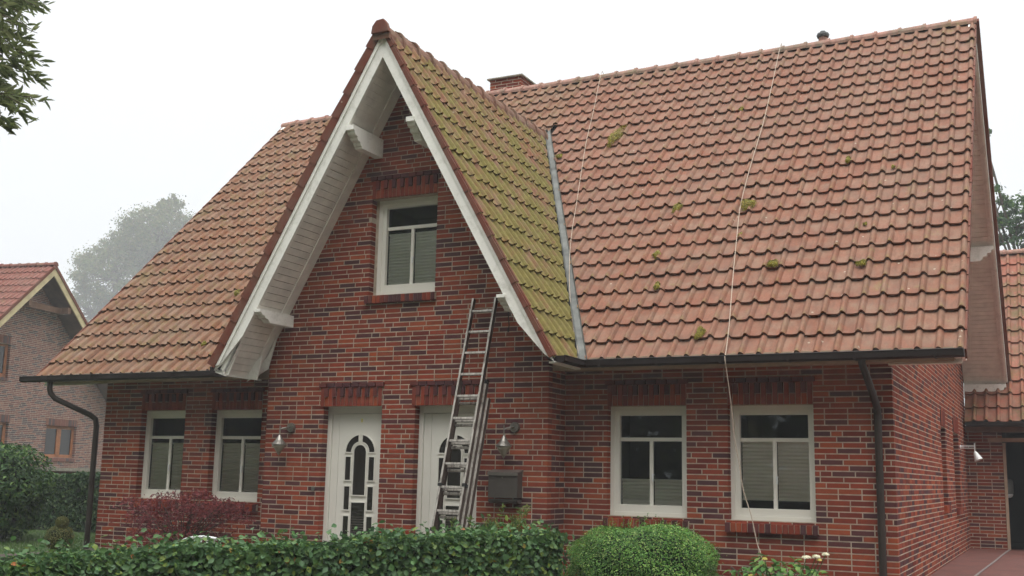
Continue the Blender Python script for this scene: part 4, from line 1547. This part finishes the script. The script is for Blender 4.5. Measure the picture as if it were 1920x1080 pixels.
tag(mb.build('garden_hose', 'hose_grey', loc=tuple(hp[2])), 'grey hose lying on the red paving in front of the annex doorway', 'hose')
# blades on the visible lawn
rs = np.random.RandomState(2)
n = 15000
gp = np.stack([rs.uniform(-18.5, -11.9, n), rs.uniform(-1.5, 3.3, n), np.full(n, .0)], 1)
o = leaves('lawn_grass', gp, np.stack([rs.normal(size=n), rs.normal(size=n), rs.normal(size=n) * .15], 1), .07, 'leaf_grass', aspect=.12,
           roll=np.stack([rs.normal(size=n) * .3, rs.normal(size=n) * .3, np.ones(n)], 1), loc=(-14.5, 1, 0), seed=3, kind4=True)
tag(o, 'short green lawn grass between the bushes left of the house', 'grass', kind='stuff')

# ------------------------------------------------------------------ plants
def shell_points(rs, n, fn, inner=.35):
    """fn(u) gives surface point & normal; points pushed inside randomly"""
    pass

def core_mesh(name, fn, nu, nv, mat, parent):
    mb = MB()
    idx = [[mb.vert(fn(i / nu, j / nv)) for j in range(nv + 1)] for i in range(nu + 1)]
    for i in range(nu):
        for j in range(nv):
            mb.f.append([idx[i][j], idx[i + 1][j], idx[i + 1][j + 1], idx[i][j + 1]]); mb.mi.append(0)
    return mb.build(name, mat, parent)
plain('foliage_shade_core', g(.012, .020, .009), .95, .05, .3, 8)  # near-black fill, stands in for the shade between inner leaves
plain('foliage_shade_core_red', g(.03, .010, .010), .95, .05, .3, 8)

# front hedge: a tapering clipped beech hedge crossing the bottom of the view
H0, H1 = Vector((-6.35, -7.60, 0)), Vector((-2.50, -3.45, 0))
hd = (H1 - H0); HL = hd.length; hu = hd.normalized(); hn = Vector((hu.y, -hu.x, 0))   # hn towards the camera side
hedge = empty('beech_hedge', tuple((H0 + H1) / 2), 'long clipped beech hedge with a few orange leaves along the bottom of the photo', 'hedge')
rs = np.random.RandomState(9)
def htop(s):
    return .555 + (.835 - .555) * s / HL
n = 36000
s_ = rs.uniform(0, HL, n)
zt = -.03 + .555 + .255 * s_ / HL + .012 * np.sin(s_ * 3.1) + .015 * np.sin(s_ * 7.7 + 1)
which = rs.uniform(size=n)
thick = .62
front = which < .5
top = (which >= .5) & (which < .86)
endf = which >= .86
dep = np.abs(rs.normal(size=n)) * .045 * np.where(rs.uniform(size=n) < .08, -1.1, 1)
a = np.where(front, thick / 2 - dep, np.where(endf, rs.uniform(-thick / 2, thick / 2, n), rs.uniform(-thick / 2, thick / 2, n)))
z = np.where(top, zt - dep, rs.uniform(0.0, 1, n) * zt)
s_ = np.where(endf, HL - dep, s_)
z = np.where(endf, rs.uniform(0, 1, n) * .775, z)
# rounded upper edges
over = np.clip(z - (zt - .10), 0, .1)
a = np.sign(a) * np.minimum(np.abs(a), thick / 2 - over * .6 + .02)
P = np.array(H0)[None] + s_[:, None] * np.array(hu) + a[:, None] * np.array(hn) + z[:, None] * np.array((0, 0, 1.))
Nf = np.array(hn)[None] * np.where(front, 1, .0)[:, None] + np.array((0, 0, 1.))[None] * np.where(top, 1, .35)[:, None] + np.array(hu)[None] * np.where(endf, 1, 0)[:, None]
Nf = Nf + rs.normal(size=(n, 3)) * .55
leaves('foliage', P, Nf, .054, 'leaf_beech', hedge, aspect=.68, fold=.22, loc=tuple((H0 + H1) / 2), seed=4)
ai = rs.choice(np.where(front | top)[0], 330)
leaves('autumn_leaf', P[ai] + np.array(hn) * .006, Nf[ai], .046, 'leaf_autumn', hedge, aspect=.7, fold=.25, loc=tuple((H0 + H1) / 2), seed=44)['kind'] = 'stuff'
mb = MB()
prof = [(-.25, 0), (.25, 0), (.25, .60), (.19, .72), (-.19, .72), (-.25, .60)]
A = [mb.vert(H0 + hu * .0 + hn * p + Vector((0, 0, q * .70))) for p, q in prof]
B = [mb.vert(H0 + hu * (HL - .08) + hn * p + Vector((0, 0, q * 1.06))) for p, q in prof]
for k in range(6):
    mb.f.append([A[k], A[(k + 1) % 6], B[(k + 1) % 6], B[k]]); mb.mi.append(0)
mb.f.append(A[::-1]); mb.f.append(B); mb.mi += [0, 0]
mb.build('branches', 'foliage_shade_core', hedge)  # solid dark core, the hedge's inner shade as colour

def blob_bush(name, label, cat, c, rx, ry, rz, zbase, n, size, mat, aspect=.55, seed=1, core='foliage_shade_core', bump=.12, flat=.75, group=None, spread=.12, stems=True, kind4=False, power=2.6, fold=.2, core_k=.80):
    root = empty(name, (c[0], c[1], 0), label, cat, group)
    rs = np.random.RandomState(seed)
    q = rs.normal(size=(n, 3)); q /= np.linalg.norm(q, axis=1)[:, None]
    # superellipsoid
    pw = 2 / power
    den = (np.abs(q) ** (power)).sum(1) ** (1 / power)
    q2 = q / den[:, None]
    ph = rs.uniform(0, 6, 6)
    lump = 1 + bump * (np.sin(q[:, 0] * 5 + ph[0]) * np.sin(q[:, 1] * 4 + ph[1]) + .6 * np.sin(q[:, 2] * 9 + ph[2] + q[:, 0] * 7))
    dep = 1 - np.abs(rs.normal(size=n)) * spread + np.where(rs.uniform(size=n) < .05, rs.uniform(0, .10, n), 0)
    P = q2 * np.array((rx, ry, rz))[None] * (lump * dep)[:, None]
    P[:, 2] += zbase + rz
    P = P[P[:, 2] > .02 if zbase < .2 else P[:, 2] > -9]
    P += np.array((c[0], c[1], 0))[None]
    N = P - np.array((c[0], c[1], zbase + rz * .7))[None]
    N = N / (np.linalg.norm(N, axis=1)[:, None] + 1e-6) + rs.normal(size=P.shape) * .6 + np.array((0, 0, .4))
    leaves('foliage', P, N, size, mat, root, aspect=aspect, loc=(c[0], c[1], zbase), seed=seed, kind4=kind4, fold=fold)
    if core:
        def fn(u, v):
            th, p_ = u * 2 * math.pi, (v - .5) * math.pi
            d = Vector((math.cos(th) * math.cos(p_), math.sin(th) * math.cos(p_), math.sin(p_)))
            den = (abs(d.x) ** power + abs(d.y) ** power + abs(d.z) ** power) ** (1 / power)
            d /= den
            k = core_k
            return Vector((c[0] + d.x * rx * k, c[1] + d.y * ry * k, max(0.0, zbase + rz + d.z * rz * k)))
        core_mesh('branches', fn, 16, 10, core, root)  # closed dark shell painted as the shaded inside of the bush
    if stems:
        mb = MB()
        for i in range(5):
            a = i * 1.3
            mb.tube([(c[0] + .05 * math.cos(a), c[1] + .05 * math.sin(a), 0), (c[0] + rx * .3 * math.cos(a), c[1] + ry * .3 * math.sin(a), zbase + rz * .9)], [.018, .008], 6)
        mb.build('stem', 'bark', root)
    return root

blob_bush('boxwood', 'dense round bright green boxwood ball under the window right of the hedge', 'shrub', (-2.22, -1.75), .76, .62, .42, -.05, 42000, .020, 'leaf_box', aspect=.6, seed=12, bump=.075, spread=.075, power=2.3, core_k=.86)
blob_bush('laurel_bush', 'tall dark green bush at left edge before the neighbouring brick house', 'bush', (-15.2, .75), 1.12, .95, .84, 0.0, 14000, .085, 'leaf_bush', aspect=.42, seed=13, bump=.12, spread=.16)
blob_bush('dwarf_conifer', 'small brownish green conifer with a round head at the left corner of the house', 'conifer', (-11.66, -.62), .20, .18, .17, .05, 3500, .022, 'leaf_conifer', aspect=.5, seed=14, bump=.06, spread=.1)
bx_ = bpy.data.objects['boxwood']
rs = np.random.RandomState(60)
P, D_ = [], []
for k in range(110):
    th, el = rs.uniform(0, 2 * math.pi), rs.uniform(.15, 1.5)
    d = np.array((math.cos(th) * math.cos(el), math.sin(th) * math.cos(el), math.sin(el)))
    p0 = np.array((-2.22, -1.75, .37)) + d * np.array((.74, .60, .41))
    L_ = rs.uniform(.03, .10)
    g_ = d * .5 + np.array((rs.normal() * .2, rs.normal() * .2, .9))
    for j in range(9):
        P.append(p0 + g_ * L_ * j / 8 + rs.normal(size=3) * .006)
        D_.append(rs.normal(size=3))
leaves('shoots', np.array(P), np.array(D_), .019, 'leaf_box', bx_, aspect=.55, loc=(-2.22, -1.75, .4), seed=61, kind4=True)
# round head of the conifer
cr = bpy.data.objects['dwarf_conifer']
rs = np.random.RandomState(15)
q = rs.normal(size=(2200, 3)); q /= np.linalg.norm(q, axis=1)[:, None]
P = q * (.095 * (1 - np.abs(rs.normal(size=2200)) * .12))[:, None] + np.array((-11.63, -.62, .44))
leaves('crown', P, q + rs.normal(size=q.shape) * .5, .020, 'leaf_conifer', cr, loc=(-11.63, -.62, .44), seed=15)

# far hedge behind the lawn
fh = empty('boundary_hedge', (-17, 3.9, 0), 'dark green boundary hedge behind the lawn between the left bush and the house', 'hedge')
rs = np.random.RandomState(17)
n = 26000
s_ = rs.uniform(-24, -11.9, n)
zt = 1.10 + .04 * np.sin(s_ * 2.3) + .03 * np.sin(s_ * 6.1)
wh = rs.uniform(size=n)
dep = np.abs(rs.normal(size=n)) * .07
yy = np.where(wh < .7, 3.75 + dep, rs.uniform(3.75, 4.6, n))
zz = np.where(wh < .7, rs.uniform(0, 1, n) * zt, zt - dep)
P = np.stack([s_, yy, zz], 1)
Nn = np.stack([np.zeros(n), np.where(wh < .7, -1, 0), np.where(wh < .7, .3, 1.)], 1) + rs.normal(size=(n, 3)) * .6
leaves('foliage', P, Nn, .075, 'leaf_hedge_far', fh, aspect=.6, loc=(-17, 3.9, 0), seed=6)
mb = MB(); mb.box((-24, 3.9, 0), (-11.95, 4.5, 1.02)); mb.build('branches', 'foliage_shade_core', fh)  # dark block in place of the shade behind the leaves
# pale stone coping seen above that hedge
mb = MB(); mb.box((-19.6, 5.4, -.03), (-12.6, 5.7, 1.15), m=1); mb.box((-19.7, 5.33, 1.15), (-12.5, 5.77, 1.225), m=0)
gw = mb.build('garden_wall', ['cap_stone', 'brick_neighbour'])
tag(gw, 'low garden wall with pale coping just showing above the dark boundary hedge', 'wall')

# red japanese maple: flat layered sprays
mp = empty('japanese_maple', (-8.9, -.85, 0), 'dark red japanese maple with layered leaves under the left ground floor windows', 'tree')
rs = np.random.RandomState(21)
mb = MB()
P, Nn = [], []
base = Vector((-9.0, -.95, 0))
for k in range(40):
    a = rs.uniform(0, 2 * math.pi)
    r_ = rs.uniform(.1, 1.0) ** .7
    zz = rs.uniform(.42, 1.06)
    tip = Vector((base.x + math.cos(a) * r_ * .98, base.y + math.sin(a) * r_ * .52, zz - .16 * r_))
    mid = base.lerp(tip, .45) + Vector((0, 0, .14))
    mb.tube(smooth_pts([base + Vector((0, 0, .08)), mid, tip]), [.014 - .011 * i / 8 for i in range(9)], 5)
    m = 140
    d = rs.normal(size=(m, 3)) * np.array((.150, .11, .032))
    P.append(np.array(tip) + d - np.array((0, 0, .12)) * (np.linalg.norm(d[:, :2], axis=1)[:, None] / .3) ** 2)
    Nn.append(rs.normal(size=(m, 3)) * .5 + np.array((0, -.25, .8)))
P, Nn = np.concatenate(P), np.concatenate(Nn)
leaves('foliage', P, Nn, .050, 'leaf_maple', mp, aspect=.28, loc=tuple(base), seed=22)
mb.build('branches', 'bark', mp)

# wispy plants behind the hedge
wp = empty('wispy_shrub', (-4.05, -1.45, 0), 'light green feathery shrub rising behind the hedge below the letter box', 'shrub')
rs = np.random.RandomState(25)
mb = MB()
P, Nn, Dd = [], [], []
for k in range(30):
    bx = rs.uniform(-4.62, -3.65); by = rs.uniform(-1.7, -1.25)
    h_ = rs.uniform(.62, .86) + (.10 if -3.95 < bx < -3.7 or -4.3 < bx < -4.15 else 0)
    pts = [Vector((bx, by, .05)), Vector((bx + rs.uniform(-.06, .06), by, h_ * .55)), Vector((bx + rs.uniform(-.12, .14), by - rs.uniform(0, .1), h_))]
    pts = smooth_pts(pts, 8)
    mb.tube(pts, [.006 - .0045 * i / (len(pts) - 1) for i in range(len(pts))], 5)
    for i in range(55):
        t_ = rs.uniform(.3, 1)
        p = pts[min(len(pts) - 1, int(t_ * (len(pts) - 1)))]
        d = np.array((rs.normal(), rs.normal() * .6, .5 + rs.uniform()))
        d /= np.linalg.norm(d)
        P.append(np.array(p) + d * .03)
        Dd.append(d)
        Nn.append(rs.normal(size=3))
leaves('foliage', np.array(P), np.array(Nn), .065, 'leaf_wispy', wp, aspect=.16, roll=np.array(Dd), loc=(-4.05, -1.45, 0), seed=26)
mb.build('stems', 'leaf_wispy', wp)

# flowering shrub right
def hydrangea(name, label, c, r, h, nl, seed, flowers, size=.075):
    root = empty(name, (c[0], c[1], 0), label, 'shrub')
    rs = np.random.RandomState(seed)
    q = rs.normal(size=(nl, 3)); q /= np.linalg.norm(q, axis=1)[:, None]
    q[:, 2] = np.abs(q[:, 2])
    dep = rs.uniform(.5, 1, nl)
    P = q * np.array((r, r * .7, h))[None] * dep[:, None] + np.array((c[0], c[1], .03))
    P[:, 2] += .04 * np.sin(P[:, 0] * 19) 
    leaves('foliage', P, q + rs.normal(size=q.shape) * .5 + np.array((0, -.2, .6)), size, 'leaf_hydrangea', root, aspect=.6, loc=(c[0], c[1], 0), seed=seed)
    mb = MB()
    for i in range(12):
        a = rs.uniform(0, 6.28)
        mb.tube([(c[0], c[1], 0), (c[0] + math.cos(a) * r * .7, c[1] + math.sin(a) * r * .45, h * .8)], [.008, .004], 5)
    mb.build('stems', 'bark', root)
    for (fx, fy, fr, mt) in flowers:
        m = 160
        p = on_plane(fx, fy, (0, c[1] - r * .35, 0), Vector((0, 1, 0)))
        d = rs.normal(size=(m, 3)); d /= np.linalg.norm(d, axis=1)[:, None]
        d[:, 2] = np.abs(d[:, 2]) * .8
        leaves('flower', np.array(p) + d * np.array((fr, fr, fr * .55)), d + rs.normal(size=d.shape) * .3, .020, mt, root, aspect=.9, loc=tuple(p), seed=seed, kind4=True)
        mb = MB()
        mb.tube([Vector((p.x, p.y, p.z)), Vector((p.x * .7 + c[0] * .3, p.y * .6 + c[1] * .4, h * .5))], .004, 5)
        mb.build('flower_stalk', 'leaf_hydrangea', root)
    return root
hydrangea('flowering_shrub', 'light green shrub with cream white flower heads under the right hand window', (-1.08, -.95), .66, .46, 620, 31,
          [(1512, 1046, .045, 'flower_cream'), (1530, 1044, .038, 'flower_cream'), (1548, 1040, .034, 'flower_cream'), (1536, 1050, .022, 'flower_yellow'), (1434, 1048, .022, 'flower_yellow'), (1408, 1079, .022, 'flower_yellow')])
hydrangea('flowering_plant', 'small plant with two pale yellow flowers between the hedge end and the boxwood ball', (-3.35, -1.55), .20, .36, 160, 32,
          [(1071, 1060, .018, 'flower_cream'), (1078, 1058, .016, 'flower_yellow')], .05)

# white curved object behind the hedge (garden chair)
gc_ = empty('garden_chair', (-7.45, -2.15, 0), 'white curved chair back just showing above the hedge in front of the red maple', 'chair')
a_ = on_plane(343, 1009, (0, -2.3, 0), Vector((0, 1, 0)))
b_ = on_plane(412, 1009, (0, -2.3, 0), Vector((0, 1, 0)))
wdt = (b_ - a_).length
arc = [a_.lerp(b_, i / 12) + Vector((0, 0, -.04 + .055 * math.sin(math.pi * (.12 + .76 * i / 12)))) for i in range(13)]
arc = [a_ + Vector((.0, 0, -.45))] + arc + [b_ + Vector((0, 0, -.45))]
mb = MB(); mb.tube(arc, .016, 8); mb.build('backrest', 'white_shiny', gc_)
mb = MB()
for i in range(5):
    p = a_.lerp(b_, (i + 1) / 6)
    mb.box((p.x - .012, p.y - .006, .25), (p.x + .012, p.y + .006, p.z + .005))
mb.build('slats', 'white_shiny', gc_)
mb = MB(); mb.box((a_.x, a_.y, .22), (b_.x, a_.y + .45, .25)); mb.build('seat', 'white_shiny', gc_, bevel=.006)
for px_, py_ in ((a_.x + .02, a_.y + .02), (b_.x - .02, a_.y + .02), (a_.x + .02, a_.y + .43), (b_.x - .02, a_.y + .43)):
    mb = MB(); mb.tube([(px_, py_, 0), (px_, py_, .22)], .014, 8); mb.build('leg', 'white_shiny', gc_)

# ------------------------------------------------------------------ neighbouring house
NA = Vector((-29.237, 13.897, 8.098))
nu_ = Vector((-.18515, .98271, 0)).normalized()      # along the gable, away to the right
nn_ = Vector((nu_.y, -nu_.x, 0))                     # outward, towards us
nv_ = -nn_                                           # ridge runs away from the gable
nb = empty('neighbour_house', (NA.x, NA.y, 0), 'hazy neighbouring brick house with bright red tiles and orange wooden windows at left', 'house')
HW, NP, OV, NLn = 5.6, .905, .75, 11.0
def nbp(u, w, z):      # u along gable, w depth behind the verge
    return Vector((NA.x, NA.y, 0)) + nu_ * u + nv_ * w + Vector((0, 0, z))
ew = HW - .5
mb = MB()
NW = [(1.27, 2.90, 1.54, 2.67), (-2.15, -.62, 1.54, 2.67), (-2.4, -.88, 4.14, 5.27)]
brick_wall(mb, nbp(-ew, OV, 0), nu_, nn_, 2 * ew, lambda s: NA.z - .33 - NP * abs(s - ew), 0.0, [(a + ew, b + ew, c, d) for a, b, c, d in NW], seed=81)
mb.build('gable_wall', ['brick_neighbour', 'mortar_neighbour', 'brick_neighbour'], nb)
mb = MB()
mb.prism([nbp(-ew + .01, OV + .30, 0), nbp(ew - .01, OV + .30, 0), nbp(ew - .01, OV + .30, 2.7), nbp(0, OV + .30, NA.z - .5), nbp(-ew + .01, OV + .30, 2.7)], nv_ * NLn)
mb.build('house_body', 'brick_neighbour', nb)
for side in (1, -1):
    ud = (Vector((0, 0, 1)) * NP - nu_ * side).normalized()
    nd = (Vector((0, 0, 1)) + nu_ * side * NP).normalized()
    o = nbp(side * HW, 0, NA.z - NP * HW)
    L = HW * math.sqrt(1 + NP * NP)
    tf = tile_field(o, nv_, ud, nd, int(NLn / .21), 18, cw=.21, gauge=(L - .03) / 18, seed=90 + side, jit=.6)
    tf.build('roof_tiles', 'roof_tile_new', nb)
    mb = MB()
    mb.prism([o - nd * .02, o + nv_ * NLn - nd * .02, nbp(0, NLn, NA.z) - nd * .02, nbp(0, 0, NA.z) - nd * .02], -nd * .10)
    mb.build('roof_deck', 'brown_wood', nb)
    mb = MB()
    p, q = nbp(side * HW, -.02, NA.z - NP * HW), nbp(0, -.02, NA.z)
    cz_ = math.sqrt(1 + NP * NP)
    mb.prism([p - Vector((0, 0, .07)), q - Vector((0, 0, .07)), q - Vector((0, 0, .36)), p - Vector((0, 0, .36))], nv_ * .04)
    mb.build('bargeboard', 'yellow_wood', nb)
    mb = MB()
    mb.prism([p + Vector((0, 0, .05)) - nv_ * .03, q + Vector((0, 0, .05)) - nv_ * .03, q - Vector((0, 0, .09)) - nv_ * .03, p - Vector((0, 0, .09)) - nv_ * .03], nv_ * .03)
    mb.build('verge_tiles', 'verge_tile', nb)
ridge_caps(nbp(0, -.05, NA.z + .02), nbp(0, NLn, NA.z + .02), 30, .11, 'roof_tile_new', nb, 4)
mb = MB()
for u_ in (-1.0, 1.0):
    z_ = NA.z - NP * 1.0 - .42
    mb.obox(nbp(u_ - .07, .02, z_ - .22), nu_ * .14, nv_ * OV, Vector((0, 0, .22)))
mb.obox(nbp(-1.1, .3, NA.z - 1.55), nu_ * 2.2, nv_ * .14, Vector((0, 0, .20)))
mb.build('purlin_ends', 'brown_wood', nb)
for a, b, c, d in NW:
    root = bpy.data.objects.new('window', None); COL.objects.link(root); root.parent = nb
    root.location = nbp((a + b) / 2, OV + .1, c) - world_loc(nb)
    mb = MB()
    w_ = OV + .10
    def bar(u0, u1, z0_, z1_):
        mb.obox(nbp(u0, w_, z0_), nu_ * (u1 - u0), nv_ * .06, Vector((0, 0, z1_ - z0_)))
    bar(a, a + .12, c, d); bar(b - .12, b, c, d); bar(a, b, c, c + .13); bar(a, b, d - .10, d); bar((a + b) / 2 - .11, (a + b) / 2 + .11, c, d)
    mb.build('frame', 'orange_wood', root)
    mb = MB()
    mb.obox(nbp(a + .1, w_ + .03, c + .1), nu_ * (b - a - .2), nv_ * .01, Vector((0, 0, d - c - .2)))
    mb.build('glass', 'nb_glass' if 'nb_glass' in MATS else 'door_glass', root)
    mb = MB()
    n_ = int((b - a + .1) / .0625)
    for i in range(n_):
        mb.obox(nbp(a - .05 + i * .0625 + .005, OV - .015, d + .004), nu_ * .052, nv_ * .05, Vector((0, 0, .235)))
    mb.build('lintel', 'brick_neighbour', root)
    mb = MB()
    for i in range(n_):
        mb.obox(nbp(a - .05 + i * .0625 + .0005, OV - .04, c - .11), nu_ * .061, nv_ * .09, Vector((0, 0, .105)))
    mb.build('window_sill', 'brick_neighbour', root)
mb = MB()
mb.obox(nbp(-.25, 6.2, NA.z - .3), nu_ * .6, nv_ * .6, Vector((0, 0, .9)))
mb.build('chimney', 'brick_neighbour', nb)

# ------------------------------------------------------------------ trees
def tree(name, label, base, height, lobes, nleaf, size, mat, seed, trunk_r=.35, group=None, tw=.25):
    """lobes: list of (centre, (rx,ry,rz)) in world space"""
    root = empty(name, tuple(base), label, 'tree', group)
    rs = np.random.RandomState(seed)
    base = Vector(base)
    mb = MB()
    top = Vector((0, 0, 0))
    for c, r in lobes: top += Vector(c)
    top /= len(lobes)
    tt = Vector((base.x * .6 + top.x * .4, base.y * .6 + top.y * .4, base.z + (top.z - base.z) * .55))
    mb.tube(smooth_pts([base, base.lerp(tt, .5) + Vector((.1, .1, 0)), tt]), [trunk_r * (1 - .5 * i / 8) for i in range(9)], 10)
    vol = [r[0] * r[1] * r[2] for c, r in lobes]
    P, N = [], []
    for (c, r), v in zip(lobes, vol):
        c = np.array(c)
        mb.tube([tt, Vector(tuple(c)) - Vector((0, 0, r[2] * .4)), Vector(tuple(c)) + Vector((0, 0, r[2] * .3))], [trunk_r * .3, trunk_r * .12, .02], 7)
        n = int(nleaf * v ** .667 / sum(q ** .667 for q in vol))
        ncl = max(20, int(n / 90))
        q = rs.normal(size=(ncl, 3)); q /= np.linalg.norm(q, axis=1)[:, None]
        cc = c + q * np.array(r) * (rs.uniform(.45, 1.0, ncl)[:, None] ** .6)
        for k in range(0, ncl, 3):
            mb.tube([Vector(tuple(c)), Vector(tuple(cc[k]))], [trunk_r * .14, .012], 5)
        m = n // ncl
        rad = rs.uniform(.16, .34, ncl) * np.mean(r)
        d = rs.normal(size=(ncl, m, 3))
        d /= np.linalg.norm(d, axis=2)[..., None]
        d *= (np.abs(rs.normal(size=(ncl, m))) * .55)[..., None] * rad[:, None, None] * np.array((1.15, 1.15, .8))
        P.append((cc[:, None] + d).reshape(-1, 3))
        N.append((d + rs.normal(size=d.shape) * rad[:, None, None] * .6 + np.array((0, 0, .3)) * rad[:, None, None]).reshape(-1, 3))
    P, N = np.concatenate(P), np.concatenate(N)
    leaves('crown', P, N, size, mat, root, aspect=.7, loc=tuple(top), seed=seed, kind4=True)
    mb.build('trunk', 'bark', root)
    return root

def at(px, py, depth):
    d = view_ray(px, py)
    return CP + d * depth
D = 240
def lob(px, py, d, r): return (tuple(at(px, py, d)), r)
s = D / 2059.3
tb = at(285, 868, D)
tree('oak_tree', 'large hazy broad tree behind the roof and the neighbouring house', (tb.x, tb.y, 0), 50,
     [lob(300, 440, D, (75 * s, 70 * s, 60 * s)), lob(215, 520, D, (80 * s, 75 * s, 65 * s)), lob(255, 470, D + 1, (60 * s, 60 * s, 50 * s)), lob(175, 590, D, (55 * s, 60 * s, 60 * s)), lob(300, 620, D + 1, (110 * s, 90 * s, 100 * s)),
      lob(318, 392, D, (32 * s, 30 * s, 26 * s)), lob(340, 500, D + 2, (75 * s, 60 * s, 90 * s))],
     120000, .52, 'leaf_oak', 41, 1.4)
tb = at(400, 868, D + 30)
s2 = (D + 30) / 2059.3
tree('oak_tree', 'faint hazy tree top just left of the roof edge beside the large tree', (tb.x, tb.y, 0), 16,
     [lob(385, 440, D + 30, (38 * s2, 40 * s2, 45 * s2)), lob(420, 520, D + 30, (70 * s2, 60 * s2, 90 * s2))], 40000, .52, 'leaf_oak', 42, 1.3)
DR = 46
s3 = DR / 2059.3
tb = at(1990, 900, DR)
tree('garden_tree', 'green tree behind the annex roof at the right edge of the photo', (tb.x, tb.y, 0), 12,
     [lob(1868, 400, DR, (34 * s3, 34 * s3, 55 * s3)), lob(1905, 430, DR + .5, (45 * s3, 40 * s3, 60 * s3)), lob(1980, 400, DR, (80 * s3, 60 * s3, 90 * s3)), lob(1850, 330, DR + 1, (10 * s3, 10 * s3, 20 * s3)),
      lob(1846, 255, DR, (13 * s3, 12 * s3, 17 * s3)), lob(1985, 520, DR, (80 * s3, 60 * s3, 80 * s3))],
     18000, .17, 'leaf_bush', 43, .3)

# overhanging tree with lance-shaped leaves at the top left
ot = empty('ash_tree', (-9.0, -9.6, 0), 'dark lance shaped leaves on branches hanging into the top left corner', 'tree')
rs = np.random.RandomState(51)
mb = MB()
T0 = Vector((-8.6, -8.9, 0))
hub = Vector((-8.2, -8.4, 4.6))
mb.tube(smooth_pts([T0, T0 + Vector((.1, .1, 2.2)), hub]), [.20 - .09 * i / 8 for i in range(9)], 10)
P, Nn, Dd = [], [], []
tips = [(28, 20), (62, 12), (88, 8), (50, 48), (12, 60), (70, 62), (35, 95), (10, 130), (66, 108), (82, 118), (48, 150), (20, 175), (78, 152), (60, 182), (84, 192), (30, 205), (52, 222), (8, 225), (18, 245), (40, 75), (5, 20), (5, 95), (-30, 60), (-30, 150), (-40, 10), (-45, 220),
        (24, 140), (2, 160), (15, 195), (45, 30), (20, 40), (38, 180), (45, 120), (-5, 200), (25, 110), (8, 5), (40, 5), (75, 15), (55, 78), (30, 62), (0, 45), (-10, 110), (14, 85), (52, 200), (28, 228)]
for k, (px, py) in enumerate(tips):
    tip = at(px, py, 9.2 + rs.uniform(-.7, .7))
    root_ = at(-60 - rs.uniform(0, 80), py - 35 + rs.uniform(-25, 25), 9.3)
    mid = root_.lerp(tip, .55) + Vector((0, 0, rs.uniform(.0, .08)))
    pts = smooth_pts([root_, mid, tip], 8)
    mb.tube(pts, [.010 - .0075 * i / (len(pts) - 1) for i in range(len(pts))], 5)
    mb.tube([hub, root_], [.03, .010], 5)
    for i in range(40):
        t_ = rs.uniform(.15, 1.0)
        p = pts[min(len(pts) - 1, int(t_ * (len(pts) - 1)))]
        ax = (tip - root_).normalized()
        sd = rt * rs.uniform(-.2, .9) + Vector((0, 0, 1)) * rs.uniform(-1.0, .45) + fw * rs.uniform(-.5, .5)
        d = (ax * .5 + sd).normalized()
        L_ = .12
        P.append(np.array(p) + np.array(d) * L_ * .5)
        Dd.append(np.array(d))
        Nn.append(rs.normal(size=3) + np.array(-fw) * 1.2)
leaves('crown', np.array(P), np.array(Nn), .118, 'leaf_lance', ot, aspect=.22, fold=.12, roll=np.array(Dd), loc=(-8.2, -8.4, 4.6), seed=52)
# unseen rest of the crown, enlarged to shade the left wall
PP = []
for c_, rad_, m_ in ((at(-760, -200, 9.5), (2.9, 2.9, 2.3), 11000), (at(-950, -850, 9.5), (3.0, 3.0, 2.4), 11000), (at(-420, 20, 9.5), (1.25, 1.25, 1.1), 3500)):
    q = rs.normal(size=(m_, 3)); q /= np.linalg.norm(q, axis=1)[:, None]
    PP.append(np.array(c_) + q * np.array(rad_) * (rs.uniform(0, 1, m_) ** .45)[:, None])
    mb.tube([hub, Vector(tuple(c_))], [.08, .02], 6)
Pq = np.concatenate(PP)
leaves('crown', Pq, rs.normal(size=Pq.shape), .17, 'leaf_lance', ot, aspect=.30, loc=tuple(hub), seed=53)
mb.build('trunk', 'bark', ot)

# trees across the road behind the viewpoint: they darken the low sky and show in the panes
rs = np.random.RandomState(77)
n = 60000
bx = rs.uniform(-60, 60, n)
tops = 19 + 3.5 * np.sin(bx * .21) + 2.2 * np.sin(bx * .53 + 1)
P = np.stack([bx, -28 + rs.uniform(-3.5, 3.5, n), rs.uniform(0, 1, n) ** .8 * tops], 1)
n2 = 14000  # side belts, added out of view to hold low sky light off the walls
ys = rs.uniform(-28, -9, n2)
P2 = np.stack([24 + rs.uniform(-3, 3, n2), ys, rs.uniform(0, 1, n2) ** .8 * (14 + 2 * np.sin(ys * .5))], 1)
P3 = np.stack([-30 + rs.uniform(-3, 3, n2), ys - 3, rs.uniform(0, 1, n2) ** .8 * (14 + 2 * np.sin(ys * .4))], 1)
P = np.concatenate([P, P2, P3])
n = len(P)
o = leaves('road_trees', P, rs.normal(size=(n, 3)) + np.array((0, .6, .3)), .85, 'leaf_oak', aspect=.7, loc=(0, -28, 0), seed=78, kind4=True)
tag(o, 'belt of trees across the road reflected darkly in the window panes', 'trees', kind='stuff')

# ------------------------------------------------------------------ haze
hz = MB()
hz.box((-260, -70, -1.03), (80, 320, 75))
o = hz.build('haze', 'dark_void')
vm = bpy.data.materials.new('haze_air')
vm.use_nodes = True
vn = vm.node_tree.nodes
vn.clear()
vo = vn.new('ShaderNodeOutputMaterial')
pv = vn.new('ShaderNodeVolumePrincipled')
pv.inputs['Color'].default_value = (.96, .98, 1, 1)
pv.inputs['Density'].default_value = .0018
pv.inputs['Anisotropy'].default_value = .0
vm.node_tree.links.new(pv.outputs[0], vo.inputs['Volume'])
o.data.materials.clear()
o.data.materials.append(vm)
tag(o, 'thin pale fog filling the air over the whole place', 'fog', kind='stuff')
